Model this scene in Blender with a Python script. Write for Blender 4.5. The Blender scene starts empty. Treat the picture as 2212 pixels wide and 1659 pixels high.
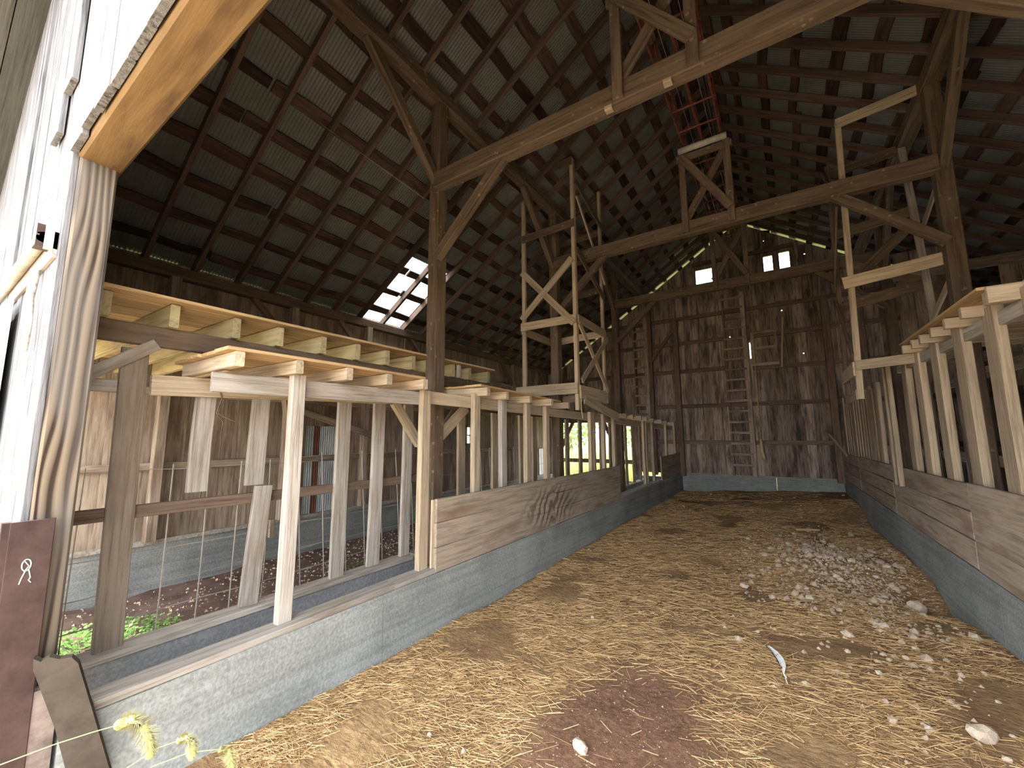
import bpy, bmesh, math, random
from mathutils import Vector, Matrix, noise
random.seed(7)
sc = bpy.context.scene
COL = sc.collection

# ------------------------------------------------------------------ camera
FPX = 878.13
YAW, PITCH, ROLL = 0.583608, 0.127306, -0.004208
cam_d = bpy.data.cameras.new('camera'); cam = bpy.data.objects.new('camera', cam_d); COL.objects.link(cam)
cam_d.sensor_fit = 'HORIZONTAL'; cam_d.sensor_width = 36.0; cam_d.lens = 36.0 * FPX / 2212.0
cam_d.clip_start = 0.02; cam_d.clip_end = 400
_f = Vector((-math.sin(YAW) * math.cos(PITCH), math.cos(YAW) * math.cos(PITCH), math.sin(PITCH)))
_r = Vector((math.cos(YAW), math.sin(YAW), 0)); _u = _r.cross(_f)
_r2 = _r * math.cos(ROLL) + _u * math.sin(ROLL); _u2 = _u * math.cos(ROLL) - _r * math.sin(ROLL)
cam.matrix_world = Matrix(((_r2.x, _u2.x, -_f.x, 0), (_r2.y, _u2.y, -_f.y, 0), (_r2.z, _u2.z, -_f.z, 1.6), (0, 0, 0, 1)))
sc.camera = cam

# ------------------------------------------------------------------ world, sun, exposure
w = bpy.data.worlds.new('world'); sc.world = w; w.use_nodes = True
nt = w.node_tree; nt.nodes.clear()
bg = nt.nodes.new('ShaderNodeBackground'); out = nt.nodes.new('ShaderNodeOutputWorld')
bg.inputs[0].default_value = (0.95, 0.97, 1.0, 1); bg.inputs[1].default_value = 4.0
nt.links.new(bg.outputs[0], out.inputs[0])
sun_d = bpy.data.lights.new('sun', 'SUN'); sun_d.energy = 5.0; sun_d.angle = 0.03; sun_d.color = (1, 0.93, 0.82)
sun = bpy.data.objects.new('sun', sun_d); COL.objects.link(sun)
sun.rotation_euler = Vector((0.40, 0.36, -0.84)).to_track_quat('-Z', 'Y').to_euler()
sun.location = (-10, -10, 20)
vs = sc.view_settings
vs.view_transform = 'Standard'; vs.look = 'None'; vs.gamma = 1.0; vs.exposure = 1.4; vs.use_curve_mapping = False

sc.cycles.max_bounces = 14; sc.cycles.diffuse_bounces = 9

# ------------------------------------------------------------------ materials
def new_mat(name):
    m = bpy.data.materials.new(name); m.use_nodes = True
    nt = m.node_tree; b = nt.nodes['Principled BSDF']
    b.inputs['Specular IOR Level'].default_value = 0.2
    return m, nt, b
def N(nt, t, **kw):
    n = nt.nodes.new(t)
    for k, v in kw.items():
        if hasattr(n, k): setattr(n, k, v)
        else: n.inputs[k.replace('_', ' ')].default_value = v
    return n
def ramp(nt, src, stops):
    r = nt.nodes.new('ShaderNodeValToRGB'); e = r.color_ramp.elements
    while len(e) < len(stops): e.new(0.5)
    for i, (p, c) in enumerate(stops):
        e[i].position = p; e[i].color = (*c, 1) if len(c) == 3 else c
    nt.links.new(src, r.inputs[0]); return r
def mix(nt, fac, a, b, mode='MIX'):
    m = nt.nodes.new('ShaderNodeMix'); m.data_type = 'RGBA'; m.blend_type = mode
    for sock, v in ((m.inputs[0], fac), (m.inputs[6], a), (m.inputs[7], b)):
        if isinstance(v, bpy.types.NodeSocket): nt.links.new(v, sock)
        elif isinstance(v, (int, float)): sock.default_value = v
        else: sock.default_value = (*v, 1)
    return m.outputs[2]
def wood(name, light, dark, stain, vary=0.35, grain=26, rough=0.85, bump=0.35, spots=None, stain_lo=0.52):
    """grain runs along the object's own X axis"""
    m, nt, b = new_mat(name)
    tc = N(nt, 'ShaderNodeTexCoord'); oi = N(nt, 'ShaderNodeObjectInfo')
    off = N(nt, 'ShaderNodeVectorMath', operation='SCALE'); off.inputs[0].default_value = (37, 91, 53)
    nt.links.new(oi.outputs['Random'], off.inputs['Scale'])
    add = N(nt, 'ShaderNodeVectorMath', operation='ADD')
    nt.links.new(tc.outputs['Object'], add.inputs[0]); nt.links.new(off.outputs[0], add.inputs[1])
    mp = N(nt, 'ShaderNodeMapping'); mp.inputs['Scale'].default_value = (1.1, grain, grain)
    nt.links.new(add.outputs[0], mp.inputs[0])
    n1 = N(nt, 'ShaderNodeTexNoise', Scale=2.0, Detail=6.0, Roughness=0.62, Distortion=0.35)
    nt.links.new(mp.outputs[0], n1.inputs['Vector'])
    r1 = ramp(nt, n1.outputs[0], [(0.3, dark), (0.52, light), (0.72, tuple(min(1, c * 1.18) for c in light))])
    n2 = N(nt, 'ShaderNodeTexNoise', Scale=2.6, Detail=4.0, Roughness=0.6)
    mp2 = N(nt, 'ShaderNodeMapping'); mp2.inputs['Scale'].default_value = (0.55, 2.4, 2.4)
    nt.links.new(add.outputs[0], mp2.inputs[0]); nt.links.new(mp2.outputs[0], n2.inputs['Vector'])
    r2 = ramp(nt, n2.outputs[0], [(stain_lo, (0, 0, 0)), (stain_lo + 0.18, (1, 1, 1))])
    c = mix(nt, r2.outputs[0], r1.outputs[0], stain)
    if spots:
        vo = N(nt, 'ShaderNodeTexVoronoi', Scale=14.0); nt.links.new(add.outputs[0], vo.inputs['Vector'])
        n3 = N(nt, 'ShaderNodeTexNoise', Scale=3.0); nt.links.new(add.outputs[0], n3.inputs['Vector'])
        rs = ramp(nt, vo.outputs['Distance'], [(0.16, (1, 1, 1)), (0.24, (0, 0, 0))])
        rn = ramp(nt, n3.outputs[0], [(0.5, (0, 0, 0)), (0.58, (1, 1, 1))])
        c = mix(nt, mix(nt, 1.0, rs.outputs[0], rn.outputs[0], 'MULTIPLY'), c, spots)
    # piece to piece value
    mr = N(nt, 'ShaderNodeMapRange'); mr.inputs['To Min'].default_value = 1 - vary; mr.inputs['To Max'].default_value = 1 + vary * 0.6
    nt.links.new(oi.outputs['Random'], mr.inputs['Value'])
    c = mix(nt, 1.0, c, mr.outputs[0], 'MULTIPLY')
    nt.links.new(c, b.inputs['Base Color']); b.inputs['Roughness'].default_value = rough
    bp = N(nt, 'ShaderNodeBump', Strength=bump, Distance=0.01); nt.links.new(n1.outputs[0], bp.inputs['Height'])
    nt.links.new(bp.outputs[0], b.inputs['Normal'])
    return m
def plain(name, col, rough=0.7, metal=0.0, nscale=8.0, amt=0.35, bump=0.2, coord='Object'):
    m, nt, b = new_mat(name)
    tc = N(nt, 'ShaderNodeTexCoord'); n = N(nt, 'ShaderNodeTexNoise', Scale=nscale, Detail=6.0, Roughness=0.65)
    nt.links.new(tc.outputs[coord], n.inputs['Vector'])
    r = ramp(nt, n.outputs[0], [(0.3, tuple(c * (1 - amt) for c in col)), (0.7, tuple(min(1, c * (1 + amt)) for c in col))])
    nt.links.new(r.outputs[0], b.inputs['Base Color']); b.inputs['Roughness'].default_value = rough; b.inputs['Metallic'].default_value = metal
    if bump:
        bp = N(nt, 'ShaderNodeBump', Strength=bump, Distance=0.01); nt.links.new(n.outputs[0], bp.inputs['Height']); nt.links.new(bp.outputs[0], b.inputs['Normal'])
    return m
M = {}
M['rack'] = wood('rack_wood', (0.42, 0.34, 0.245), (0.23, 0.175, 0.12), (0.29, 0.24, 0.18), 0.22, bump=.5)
M['rackgrey'] = wood('rack_wood_grey', (0.345, 0.315, 0.28), (0.17, 0.145, 0.12), (0.225, 0.185, 0.145), 0.2, bump=.5)
M['plank'] = wood('manger_plank', (0.34, 0.28, 0.22), (0.20, 0.16, 0.12), (0.22, 0.15, 0.11), 0.15, grain=16)
M['deck'] = wood('deck_plank', (0.48, 0.33, 0.18), (0.27, 0.17, 0.09), (0.36, 0.24, 0.12), 0.2)
M['joist'] = wood('joist_wood', (0.40, 0.34, 0.20), (0.24, 0.19, 0.11), (0.34, 0.33, 0.14), 0.2, grain=14)
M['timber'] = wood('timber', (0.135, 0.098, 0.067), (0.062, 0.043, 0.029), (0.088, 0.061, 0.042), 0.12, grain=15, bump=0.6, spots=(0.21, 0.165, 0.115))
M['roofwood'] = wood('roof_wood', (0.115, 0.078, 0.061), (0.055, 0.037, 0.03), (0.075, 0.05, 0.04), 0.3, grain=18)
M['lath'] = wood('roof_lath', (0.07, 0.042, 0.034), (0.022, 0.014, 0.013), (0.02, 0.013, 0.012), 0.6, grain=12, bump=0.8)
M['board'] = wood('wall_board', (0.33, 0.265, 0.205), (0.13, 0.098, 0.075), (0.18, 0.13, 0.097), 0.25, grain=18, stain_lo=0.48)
M['slatdark'] = wood('brown_slat', (0.215, 0.175, 0.138), (0.12, 0.095, 0.073), (0.15, 0.12, 0.092), 0.1)
M['shadedboard'] = wood('shaded_weathered_board', (0.058, 0.047, 0.037), (0.035, 0.028, 0.022), (0.045, 0.036, 0.028), 0.1, grain=5)  # broken board: weathered wood, with shade behind the jamb darkened into its colour
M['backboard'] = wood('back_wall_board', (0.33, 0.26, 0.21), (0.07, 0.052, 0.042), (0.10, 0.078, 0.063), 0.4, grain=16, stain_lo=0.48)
M['girt'] = wood('girt_wood', (0.17, 0.12, 0.09), (0.08, 0.055, 0.045), (0.10, 0.07, 0.05), 0.2)
M['outboard'] = wood('weathered_board', (0.15, 0.15, 0.16), (0.012, 0.011, 0.012), (0.085, 0.083, 0.085), 0.1, grain=24, bump=0.9)
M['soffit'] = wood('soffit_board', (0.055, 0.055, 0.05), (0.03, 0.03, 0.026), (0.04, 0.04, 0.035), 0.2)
M['header'] = wood('door_header', (0.14, 0.087, 0.038), (0.098, 0.056, 0.024), (0.064, 0.036, 0.018), 0.05, grain=12, stain_lo=0.55)

def jamb_mat():
    m, nt, b = new_mat('door_jamb')
    tc = N(nt, 'ShaderNodeTexCoord')
    mp = N(nt, 'ShaderNodeMapping'); mp.inputs['Scale'].default_value = (0.9, 7, 7)
    nt.links.new(tc.outputs['Object'], mp.inputs[0])
    nz = N(nt, 'ShaderNodeTexNoise', Scale=1.6, Detail=2.0); nt.links.new(mp.outputs[0], nz.inputs['Vector'])
    wv = N(nt, 'ShaderNodeTexWave', Scale=1.5, Distortion=14.0, Detail=1.5); wv.bands_direction = 'Y'; wv.inputs['Detail Scale'].default_value = 0.6
    nt.links.new(mp.outputs[0], wv.inputs['Vector'])
    r = ramp(nt, wv.outputs[0], [(0.10, (0.030, 0.02, 0.014)), (0.4, (0.115, 0.086, 0.06)), (0.85, (0.165, 0.132, 0.098))])
    r2 = ramp(nt, nz.outputs[0], [(0.42, (0, 0, 0)), (0.62, (1, 1, 1))])
    c = mix(nt, mix(nt, 1.0, r2.outputs[0], (.6, .6, .6), 'MULTIPLY'), r.outputs[0], (0.125, 0.115, 0.105))
    vo = N(nt, 'ShaderNodeTexVoronoi', Scale=2.1); mp3 = N(nt, 'ShaderNodeMapping'); mp3.inputs['Scale'].default_value = (0.9, 1.6, 1.6)
    nt.links.new(tc.outputs['Object'], mp3.inputs[0]); nt.links.new(mp3.outputs[0], vo.inputs['Vector'])
    rk = ramp(nt, vo.outputs['Distance'], [(0.03, (1, 1, 1)), (0.1, (0, 0, 0))])
    c = mix(nt, rk.outputs[0], c, (0.035, 0.025, 0.018))
    nt.links.new(c, b.inputs['Base Color']); b.inputs['Roughness'].default_value = 0.85
    bp = N(nt, 'ShaderNodeBump', Strength=0.3, Distance=0.01); nt.links.new(wv.outputs[0], bp.inputs['Height']); nt.links.new(bp.outputs[0], b.inputs['Normal'])
    return m
M['jamb'] = jamb_mat()
def concrete(name, base, tint):
    m, nt, b = new_mat(name)
    tc = N(nt, 'ShaderNodeTexCoord')
    n1 = N(nt, 'ShaderNodeTexNoise', Scale=1.6, Detail=7.0, Roughness=0.62); nt.links.new(tc.outputs['Object'], n1.inputs['Vector'])
    mp = N(nt, 'ShaderNodeMapping'); mp.inputs['Scale'].default_value = (2, 0.4, 16); nt.links.new(tc.outputs['Object'], mp.inputs[0])
    n2 = N(nt, 'ShaderNodeTexNoise', Scale=1.5, Detail=5.0); nt.links.new(mp.outputs[0], n2.inputs['Vector'])
    n3 = N(nt, 'ShaderNodeTexNoise', Scale=60.0, Detail=4.0); nt.links.new(tc.outputs['Object'], n3.inputs['Vector'])
    r = ramp(nt, n1.outputs[0], [(0.28, tuple(c * 0.72 for c in base)), (0.52, base), (0.78, tint)])
    r2 = ramp(nt, n2.outputs[0], [(0.38, (0.62, 0.60, 0.56)), (0.56, (1, 1, 1))])
    c = mix(nt, 0.45, r.outputs[0], r2.outputs[0], 'MULTIPLY')
    r3 = ramp(nt, n3.outputs[0], [(0.3, (0.75, 0.75, 0.75)), (0.7, (1.15, 1.15, 1.15))])
    c = mix(nt, 1.0, c, r3.outputs[0], 'MULTIPLY')
    nt.links.new(c, b.inputs['Base Color']); b.inputs['Roughness'].default_value = 0.9
    bp = N(nt, 'ShaderNodeBump', Strength=0.35, Distance=0.01); nt.links.new(n3.outputs[0], bp.inputs['Height']); nt.links.new(bp.outputs[0], b.inputs['Normal'])
    return m
M['concrete'] = concrete('concrete', (0.255, 0.27, 0.262), (0.34, 0.355, 0.35))
M['block'] = plain('old_block', (0.17, 0.135, 0.12), 0.9, 0, 7.0, 0.6, 0.5)
M['trough'] = concrete('trough_concrete', (0.24, 0.25, 0.26), (0.30, 0.31, 0.32))
M['metal'] = plain('roof_sheet', (0.15, 0.156, 0.148), 0.6, 0.25, 1.3, 0.25, 0.05)
M['galv'] = plain('galvanised_sheet', (0.30, 0.33, 0.34), 0.5, 0.3, 3.0, 0.3, 0.1)
M['rustsheet'] = plain('rusted_sheet', (0.16, 0.07, 0.05), 0.8, 0.1, 4.0, 0.4)
M['wire'] = plain('wire', (0.30, 0.29, 0.27), 0.5, 0.6, 3.0, 0.2, 0)
M['red'] = plain('red_paint_steel', (0.19, 0.062, 0.045), 0.7, 0.1, 12.0, 0.5)
M['rust'] = plain('rusty_steel', (0.058, 0.036, 0.033), 0.62, 0.35, 9.0, 0.35)
M['pipe'] = plain('grey_pipe', (0.42, 0.40, 0.34), 0.6, 0.1, 6.0, 0.3)
M['track'] = plain('track_steel', (0.36, 0.32, 0.27), 0.5, 0.5, 7.0, 0.4)
M['bark'] = plain('bark_stick', (0.55, 0.5, 0.45), 0.9, 0, 20.0, 0.6)
M['stone'] = plain('stone', (0.40, 0.315, 0.23), 0.95, 0, 9.0, 0.3, 0.4)
M['stonepale'] = plain('pale_stone', (0.48, 0.40, 0.31), 0.95, 0, 9.0, 0.25, 0.4)
M['aisle'] = plain('aisle_soil', (0.115, 0.075, 0.06), 0.95, 0, 5.0, 0.5, 0.8)
M['leaf'] = plain('weed_leaf', (0.12, 0.235, 0.055), 0.6, 0, 10.0, 0.35, 0)
M['field'] = plain('field_grass', (0.42, 0.44, 0.12), 0.8, 0, 0.6, 0.35, 0)
M['goldenrod'] = plain('tall_field_plants', (0.50, 0.50, 0.14), 0.8, 0, 1.5, 0.4, 0)
M['tree'] = plain('tree_leaf', (0.16, 0.24, 0.08), 0.8, 0, 1.5, 0.5, 0)
M['seed'] = plain('foxtail_seed', (0.34, 0.32, 0.14), 0.7, 0, 30.0, 0.25, 0)
M['stem'] = plain('foxtail_stem', (0.30, 0.31, 0.10), 0.6, 0, 10.0, 0.2, 0)
M['white'] = plain('white_paint', (0.80, 0.80, 0.79), 0.6, 0, 5.0, 0.1)
M['chalk'] = plain('chalk', (0.42, 0.66, 0.52), 0.9, 0, 40.0, 0.2, 0)
M['rope'] = plain('twine', (0.50, 0.38, 0.20), 0.9, 0, 30.0, 0.3)
M['gravel'] = plain('outside_gravel', (0.50, 0.40, 0.27), 0.95, 0, 6.0, 0.35, 0.5)
M['featherdark'] = plain('feather_dark', (0.05, 0.05, 0.06), 0.6, 0, 10, 0.2, 0)
def straw_mat():
    m, nt, b = new_mat('straw')
    g = N(nt, 'ShaderNodeNewGeometry')
    r = ramp(nt, g.outputs['Random Per Island'], [(0.0, (0.20, 0.125, 0.06)), (0.55, (0.36, 0.225, 0.10)), (1.0, (0.66, 0.46, 0.24))])
    nt.links.new(r.outputs[0], b.inputs['Base Color']); b.inputs['Roughness'].default_value = 0.65
    return m
M['straw'] = straw_mat()
def dirt_mat():
    m, nt, b = new_mat('dirt_floor')
    tc = N(nt, 'ShaderNodeTexCoord')
    n1 = N(nt, 'ShaderNodeTexNoise', Scale=1.1, Detail=6.0, Roughness=0.6); nt.links.new(tc.outputs['Object'], n1.inputs['Vector'])
    n2 = N(nt, 'ShaderNodeTexNoise', Scale=30.0, Detail=6.0, Roughness=0.7); nt.links.new(tc.outputs['Object'], n2.inputs['Vector'])
    mp = N(nt, 'ShaderNodeMapping'); mp.inputs['Scale'].default_value = (14, 60, 30); mp.inputs['Rotation'].default_value = (0, 0, 0.5)
    nt.links.new(tc.outputs['Object'], mp.inputs[0])
    n4 = N(nt, 'ShaderNodeTexNoise', Scale=1.0, Detail=5.0, Distortion=1.2); nt.links.new(mp.outputs[0], n4.inputs['Vector'])
    soil = ramp(nt, n2.outputs[0], [(0.3, (0.105, 0.052, 0.032)), (0.55, (0.20, 0.11, 0.068)), (0.75, (0.30, 0.185, 0.115))])
    st = ramp(nt, n4.outputs[0], [(0.3, (0.16, 0.095, 0.045)), (0.52, (0.34, 0.22, 0.105)), (0.7, (0.52, 0.37, 0.18))])
    at = N(nt, 'ShaderNodeAttribute'); at.attribute_name = 'straw'
    r1 = ramp(nt, n1.outputs[0], [(0.36, (0.35, 0.35, 0.35)), (0.56, (1, 1, 1))])
    f = mix(nt, 1.0, at.outputs['Color'], r1.outputs[0], 'MULTIPLY')
    c = mix(nt, f, soil.outputs[0], st.outputs[0])
    nt.links.new(c, b.inputs['Base Color']); b.inputs['Roughness'].default_value = 0.95
    bp = N(nt, 'ShaderNodeBump', Strength=0.9, Distance=0.02); nt.links.new(n2.outputs[0], bp.inputs['Height']); nt.links.new(bp.outputs[0], b.inputs['Normal'])
    return m
M['dirt'] = dirt_mat()
def stained_plank():
    m = M['plank'].copy(); m.name = 'manger_plank_rubbed'; nt = m.node_tree; b = nt.nodes['Principled BSDF']
    src = b.inputs['Base Color'].links[0].from_socket
    g = N(nt, 'ShaderNodeNewGeometry')
    sub = N(nt, 'ShaderNodeVectorMath', operation='SUBTRACT'); sub.inputs[1].default_value = (-2.46, 4.62, 0.74)
    nt.links.new(g.outputs['Position'], sub.inputs[0])
    mp = N(nt, 'ShaderNodeMapping'); mp.inputs['Scale'].default_value = (0, 1.25, 3.3); nt.links.new(sub.outputs[0], mp.inputs[0])
    ln = N(nt, 'ShaderNodeVectorMath', operation='LENGTH'); nt.links.new(mp.outputs[0], ln.inputs[0])
    rr = ramp(nt, ln.outputs['Value'], [(0.45, (1, 1, 1)), (1.0, (0, 0, 0))])
    mp2 = N(nt, 'ShaderNodeMapping'); mp2.inputs['Rotation'].default_value = (0.75, 0, 0); nt.links.new(sub.outputs[0], mp2.inputs[0])
    wv = N(nt, 'ShaderNodeTexWave', Scale=2.6, Distortion=11.0, Detail=4.0); wv.bands_direction = 'Y'; nt.links.new(mp2.outputs[0], wv.inputs['Vector'])
    rw = ramp(nt, wv.outputs[0], [(0.2, (.8, .8, .8)), (0.6, (0, 0, 0))])
    c = mix(nt, mix(nt, 1.0, rr.outputs[0], rw.outputs[0], 'MULTIPLY'), src, (0.075, 0.058, 0.05))
    nt.links.new(c, b.inputs['Base Color'])
    return m
M['plankrub'] = stained_plank()

# ------------------------------------------------------------------ object helpers
def thing(name, label=None, cat=None, loc=(0, 0, 0), group=None, kind=None):
    o = bpy.data.objects.new(name, None); COL.objects.link(o); o.location = loc
    o.empty_display_size = 0.2
    tag(o, label, cat, group, kind); return o
def tag(o, label=None, cat=None, group=None, kind=None):
    if label: o['label'] = label
    if cat: o['category'] = cat
    if group: o['group'] = group
    if kind: o['kind'] = kind
    return o
def ploc(parent):
    v = Vector((0, 0, 0))
    while parent is not None:
        v += parent.location; parent = parent.parent
    return v
def link(name, me, mat, parent=None, mw=None):
    o = bpy.data.objects.new(name, me); COL.objects.link(o)
    if mat is not None and not me.materials: me.materials.append(M[mat] if isinstance(mat, str) else mat)
    if parent is not None: o.parent = parent
    if mw is not None:
        pm = Matrix.Identity(4)
        if parent is not None: pm = wmat(parent).inverted()
        o.matrix_basis = pm @ mw
    return o
def wmat(o):
    m = o.matrix_basis.copy()
    if o.parent is not None: m = wmat(o.parent) @ m
    return m
_cache = {}
def beam_mesh(L, wd, h, mat, rough):
    key = (round(L, 2), round(wd, 3), round(h, 3), mat, rough)
    lst = _cache.setdefault(key, [])
    if len(lst) >= 3: return random.choice(lst)
    c = min(wd, h) * (0.10 if min(wd, h) < 0.06 else 0.07)
    a, b2 = wd / 2, h / 2
    sec = [(-a + c, -b2), (a - c, -b2), (a, -b2 + c), (a, b2 - c), (a - c, b2), (-a + c, b2), (-a, b2 - c), (-a, -b2 + c)]
    ns = 3 if L > 0.6 else 2
    if rough > 2: ns = max(3, int(L / 0.25))
    vs_, fs = [], []
    for i in range(ns):
        x = L * i / (ns - 1)
        jy, jz = (random.uniform(-1, 1) * 0.0025 * rough, random.uniform(-1, 1) * 0.0025 * rough)
        k = 1 + random.uniform(-1, 1) * 0.012 * rough
        for y, z in sec: vs_.append((x, y * k + jy, z * k + jz))
    for i in range(ns - 1):
        for j in range(8):
            p, q = i * 8 + j, i * 8 + (j + 1) % 8
            fs.append((p, q, q + 8, p + 8))
    fs.append(tuple(range(7, -1, -1))); fs.append(tuple(range((ns - 1) * 8, ns * 8)))
    me = bpy.data.meshes.new('beam'); me.from_pydata(vs_, [], fs); me.update()
    me.materials.append(M[mat]); lst.append(me); return me
def beam(parent, name, p0, p1, wd, h, mat, up=(0, 0, 1), rough=1):
    """timber from p0 to p1 (world, centre line), wd across, h along 'up'"""
    p0, p1 = Vector(p0), Vector(p1); d = p1 - p0; L = d.length; d.normalize()
    u = Vector(up); y = u.cross(d)
    if y.length < 1e-4: y = Vector((1, 0, 0)).cross(d) if abs(d.x) < 0.9 else Vector((0, 1, 0)).cross(d)
    y.normalize(); z = d.cross(y)
    mw = Matrix(((d.x, y.x, z.x, p0.x), (d.y, y.y, z.y, p0.y), (d.z, y.z, z.z, p0.z), (0, 0, 0, 1)))
    return link(name, beam_mesh(L, wd, h, mat, rough), None, parent, mw)
def post(parent, name, x, y, z0, z1, wx, wy, mat, lean=(0, 0), rough=1):
    """upright timber: wx across X, wy across Y"""
    return beam(parent, name, (x, y, z0), (x + lean[0], y + lean[1], z1), wy, wx, mat, up=(1, 0, 0), rough=rough)
def mesh_obj(name, verts, faces, mat, parent=None, smooth=False):
    me = bpy.data.meshes.new(name); me.from_pydata(verts, [], faces); me.update()
    if smooth:
        for p in me.polygons: p.use_smooth = True
    return link(name, me, mat, parent)
class MB:
    def __init__(s): s.v, s.f = [], []
    def box(s, x0, x1, y0, y1, z0, z1):
        n = len(s.v)
        s.v += [(x, y, z) for z in (z0, z1) for y in (y0, y1) for x in (x0, x1)]
        s.f += [tuple(n + i for i in q) for q in ((0, 2, 3, 1), (4, 5, 7, 6), (0, 1, 5, 4), (2, 6, 7, 3), (0, 4, 6, 2), (1, 3, 7, 5))]
    def tube(s, pts, r, k=6, r1=None):
        n0 = len(s.v); m = len(pts); pts = [Vector(p) for p in pts]
        for i, p in enumerate(pts):
            d = (pts[min(i + 1, m - 1)] - pts[max(i - 1, 0)]).normalized()
            a = d.orthogonal().normalized(); b = d.cross(a)
            rr = r if r1 is None else r + (r1 - r) * i / (m - 1)
            for j in range(k):
                t = 2 * math.pi * j / k
                s.v.append(tuple(p + a * (rr * math.cos(t)) + b * (rr * math.sin(t))))
        for i in range(m - 1):
            for j in range(k):
                p, q = n0 + i * k + j, n0 + i * k + (j + 1) % k
                s.f.append((p, q, q + k, p + k))
        s.f.append(tuple(n0 + j for j in range(k - 1, -1, -1))); s.f.append(tuple(n0 + (m - 1) * k + j for j in range(k)))
    def build(s, name, mat, parent=None, smooth=False):
        if parent is not None:
            o = ploc(parent); s.v = [(a - o.x, b - o.y, c - o.z) for a, b, c in s.v]
        return mesh_obj(name, s.v, s.f, mat, parent, smooth)

# ------------------------------------------------------------------ key planes (metres; X right, Y into the barn, floor near the door z = 0)
def lx(y): return -2.5647 + 0.02455 * y        # nave face of the left manger curb
def rx(y): return 1.3657 - 0.0272 * y          # nave face of the right manger curb
RX, RZ, K = -0.62, 7.15, 0.66                  # ridge and pitch of the roof sheets
def roof(x): return RZ - K * abs(x - RX)
WL, WR, BACK, FRONT = -5.9, 4.66, 11.6, 0.33
def lerp(a, b, t): return a + (b - a) * t
def curve(tab, v):
    for (a, p), (b, q) in zip(tab, tab[1:]):
        if v <= b: return lerp(p, q, max(0, min(1, (v - a) / (b - a))))
    return tab[-1][1]
def floor_z(x, y):
    l = curve([(0, 0.0), (4, 0.02), (6.3, 0.09), (8.5, 0.13), (11.6, 0.18)], y)
    r = curve([(0, 0.03), (4.4, 0.07), (5.3, -0.03), (5.7, -0.05), (6.1, 0.06), (7, 0.10), (9, 0.10), (9.8, 0.28), (11.6, 0.35)], y)
    t = max(0, min(1, (x - lx(y)) / (rx(y) - lx(y))))
    z = lerp(l, r, t * t * (3 - 2 * t))
    z += 0.10 * math.exp(-(((x - 0.35) / 0.55) ** 2 + ((y - 6.1) / 1.0) ** 2))        # rubble heap
    z -= 0.12 * math.exp(-(((x - 1.06) / 0.16) ** 2 + ((y - 5.58) / 0.2) ** 2))         # dug hole by the curb
    z += 0.035 * noise.noise(Vector((x * 1.3, y * 1.3, 3.1))) + 0.014 * noise.noise(Vector((x * 5, y * 5, 7.7))) + 0.006 * noise.noise(Vector((x * 17, y * 17, 1.7)))
    return z
def bare(x, y):
    """1 where the soil is bare of straw"""
    b = 1.25 * math.exp(-(((x + 0.82 + 0.02 * (y - 2.3)) / 0.46) ** 2 + ((y - 2.2) / 0.85) ** 2) ** 2)
    b = max(b, 0.45 * math.exp(-(((x - 0.45) / 0.6) ** 2 + ((y - 6.2) / 1.1) ** 2) ** 2))
    b = max(b, 0.65 * math.exp(-(((x + 0.3) / 1.8) ** 2 + ((y - 10.9) / 1.0) ** 2) ** 2))
    return max(0, min(1, b + 0.25 * noise.noise(Vector((x * 2.2, y * 2.2, 9)))))

# ------------------------------------------------------------------ setting: floor, ground
def build_floor():
    nx, ny = 100, 260; y0, y1 = 0.5, BACK
    v, f, st = [], [], []
    for j in range(ny + 1):
        y = lerp(y0, y1, j / ny)
        for i in range(nx + 1):
            x = lerp(lx(y) - 0.06, rx(y) + 0.06, i / nx)
            v.append((x, y, floor_z(x, y))); st.append(1 - bare(x, y))
    for j in range(ny):
        for i in range(nx):
            p = j * (nx + 1) + i; f.append((p, p + 1, p + nx + 2, p + nx + 1))
    o = mesh_obj('floor', v, f, 'dirt', None, True)
    ca = o.data.color_attributes.new('straw', 'FLOAT_COLOR', 'POINT')
    for i, s in enumerate(st): ca.data[i].color = (s, s, s, 1)
    tag(o, 'packed brown dirt floor of the barn nave strewn with straw', kind='structure')
    return o
build_floor()
mb = MB()
n = 60
for j in range(n + 1):
    for i in range(31):
        x, y = lerp(WL - 0.05, -3.25, i / 30), lerp(0.4, BACK + 0.2, j / n)
        mb.v.append((x, y, -0.05 + 0.06 * noise.noise(Vector((x * 2, y * 2, 0))) + 0.02 * noise.noise(Vector((x * 9, y * 9, 0)))))
for j in range(n):
    for i in range(30):
        p = j * 31 + i; mb.f.append((p, p + 1, p + 32, p + 31))
tag(mb.build('floor_aisle', 'aisle', None, True), 'dark crumbly soil of the side aisle behind the wire panels', kind='structure')
mb = MB(); mb.box(1.5, WR, 0.45, BACK, -0.2, 0.0)
tag(mb.build('floor_aisle_dark', 'aisle'), 'dark soil behind the wide slatted rack', kind='structure')
mb = MB(); mb.box(-40, 40, -40, 0.46, -0.35, -0.06)
tag(mb.build('ground_yard', 'gravel'), 'pale gravel yard in front of the barn door', kind='structure')
mb = MB(); mb.box(-60, 40, BACK + 0.16, 90, -0.3, -0.1); mb.box(-60, WL - 0.2, 0.46, BACK + 0.16, -0.3, -0.1)
tag(mb.build('ground_field', 'field'), 'sunny yellow green field seen through the far doorway', kind='structure')

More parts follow.
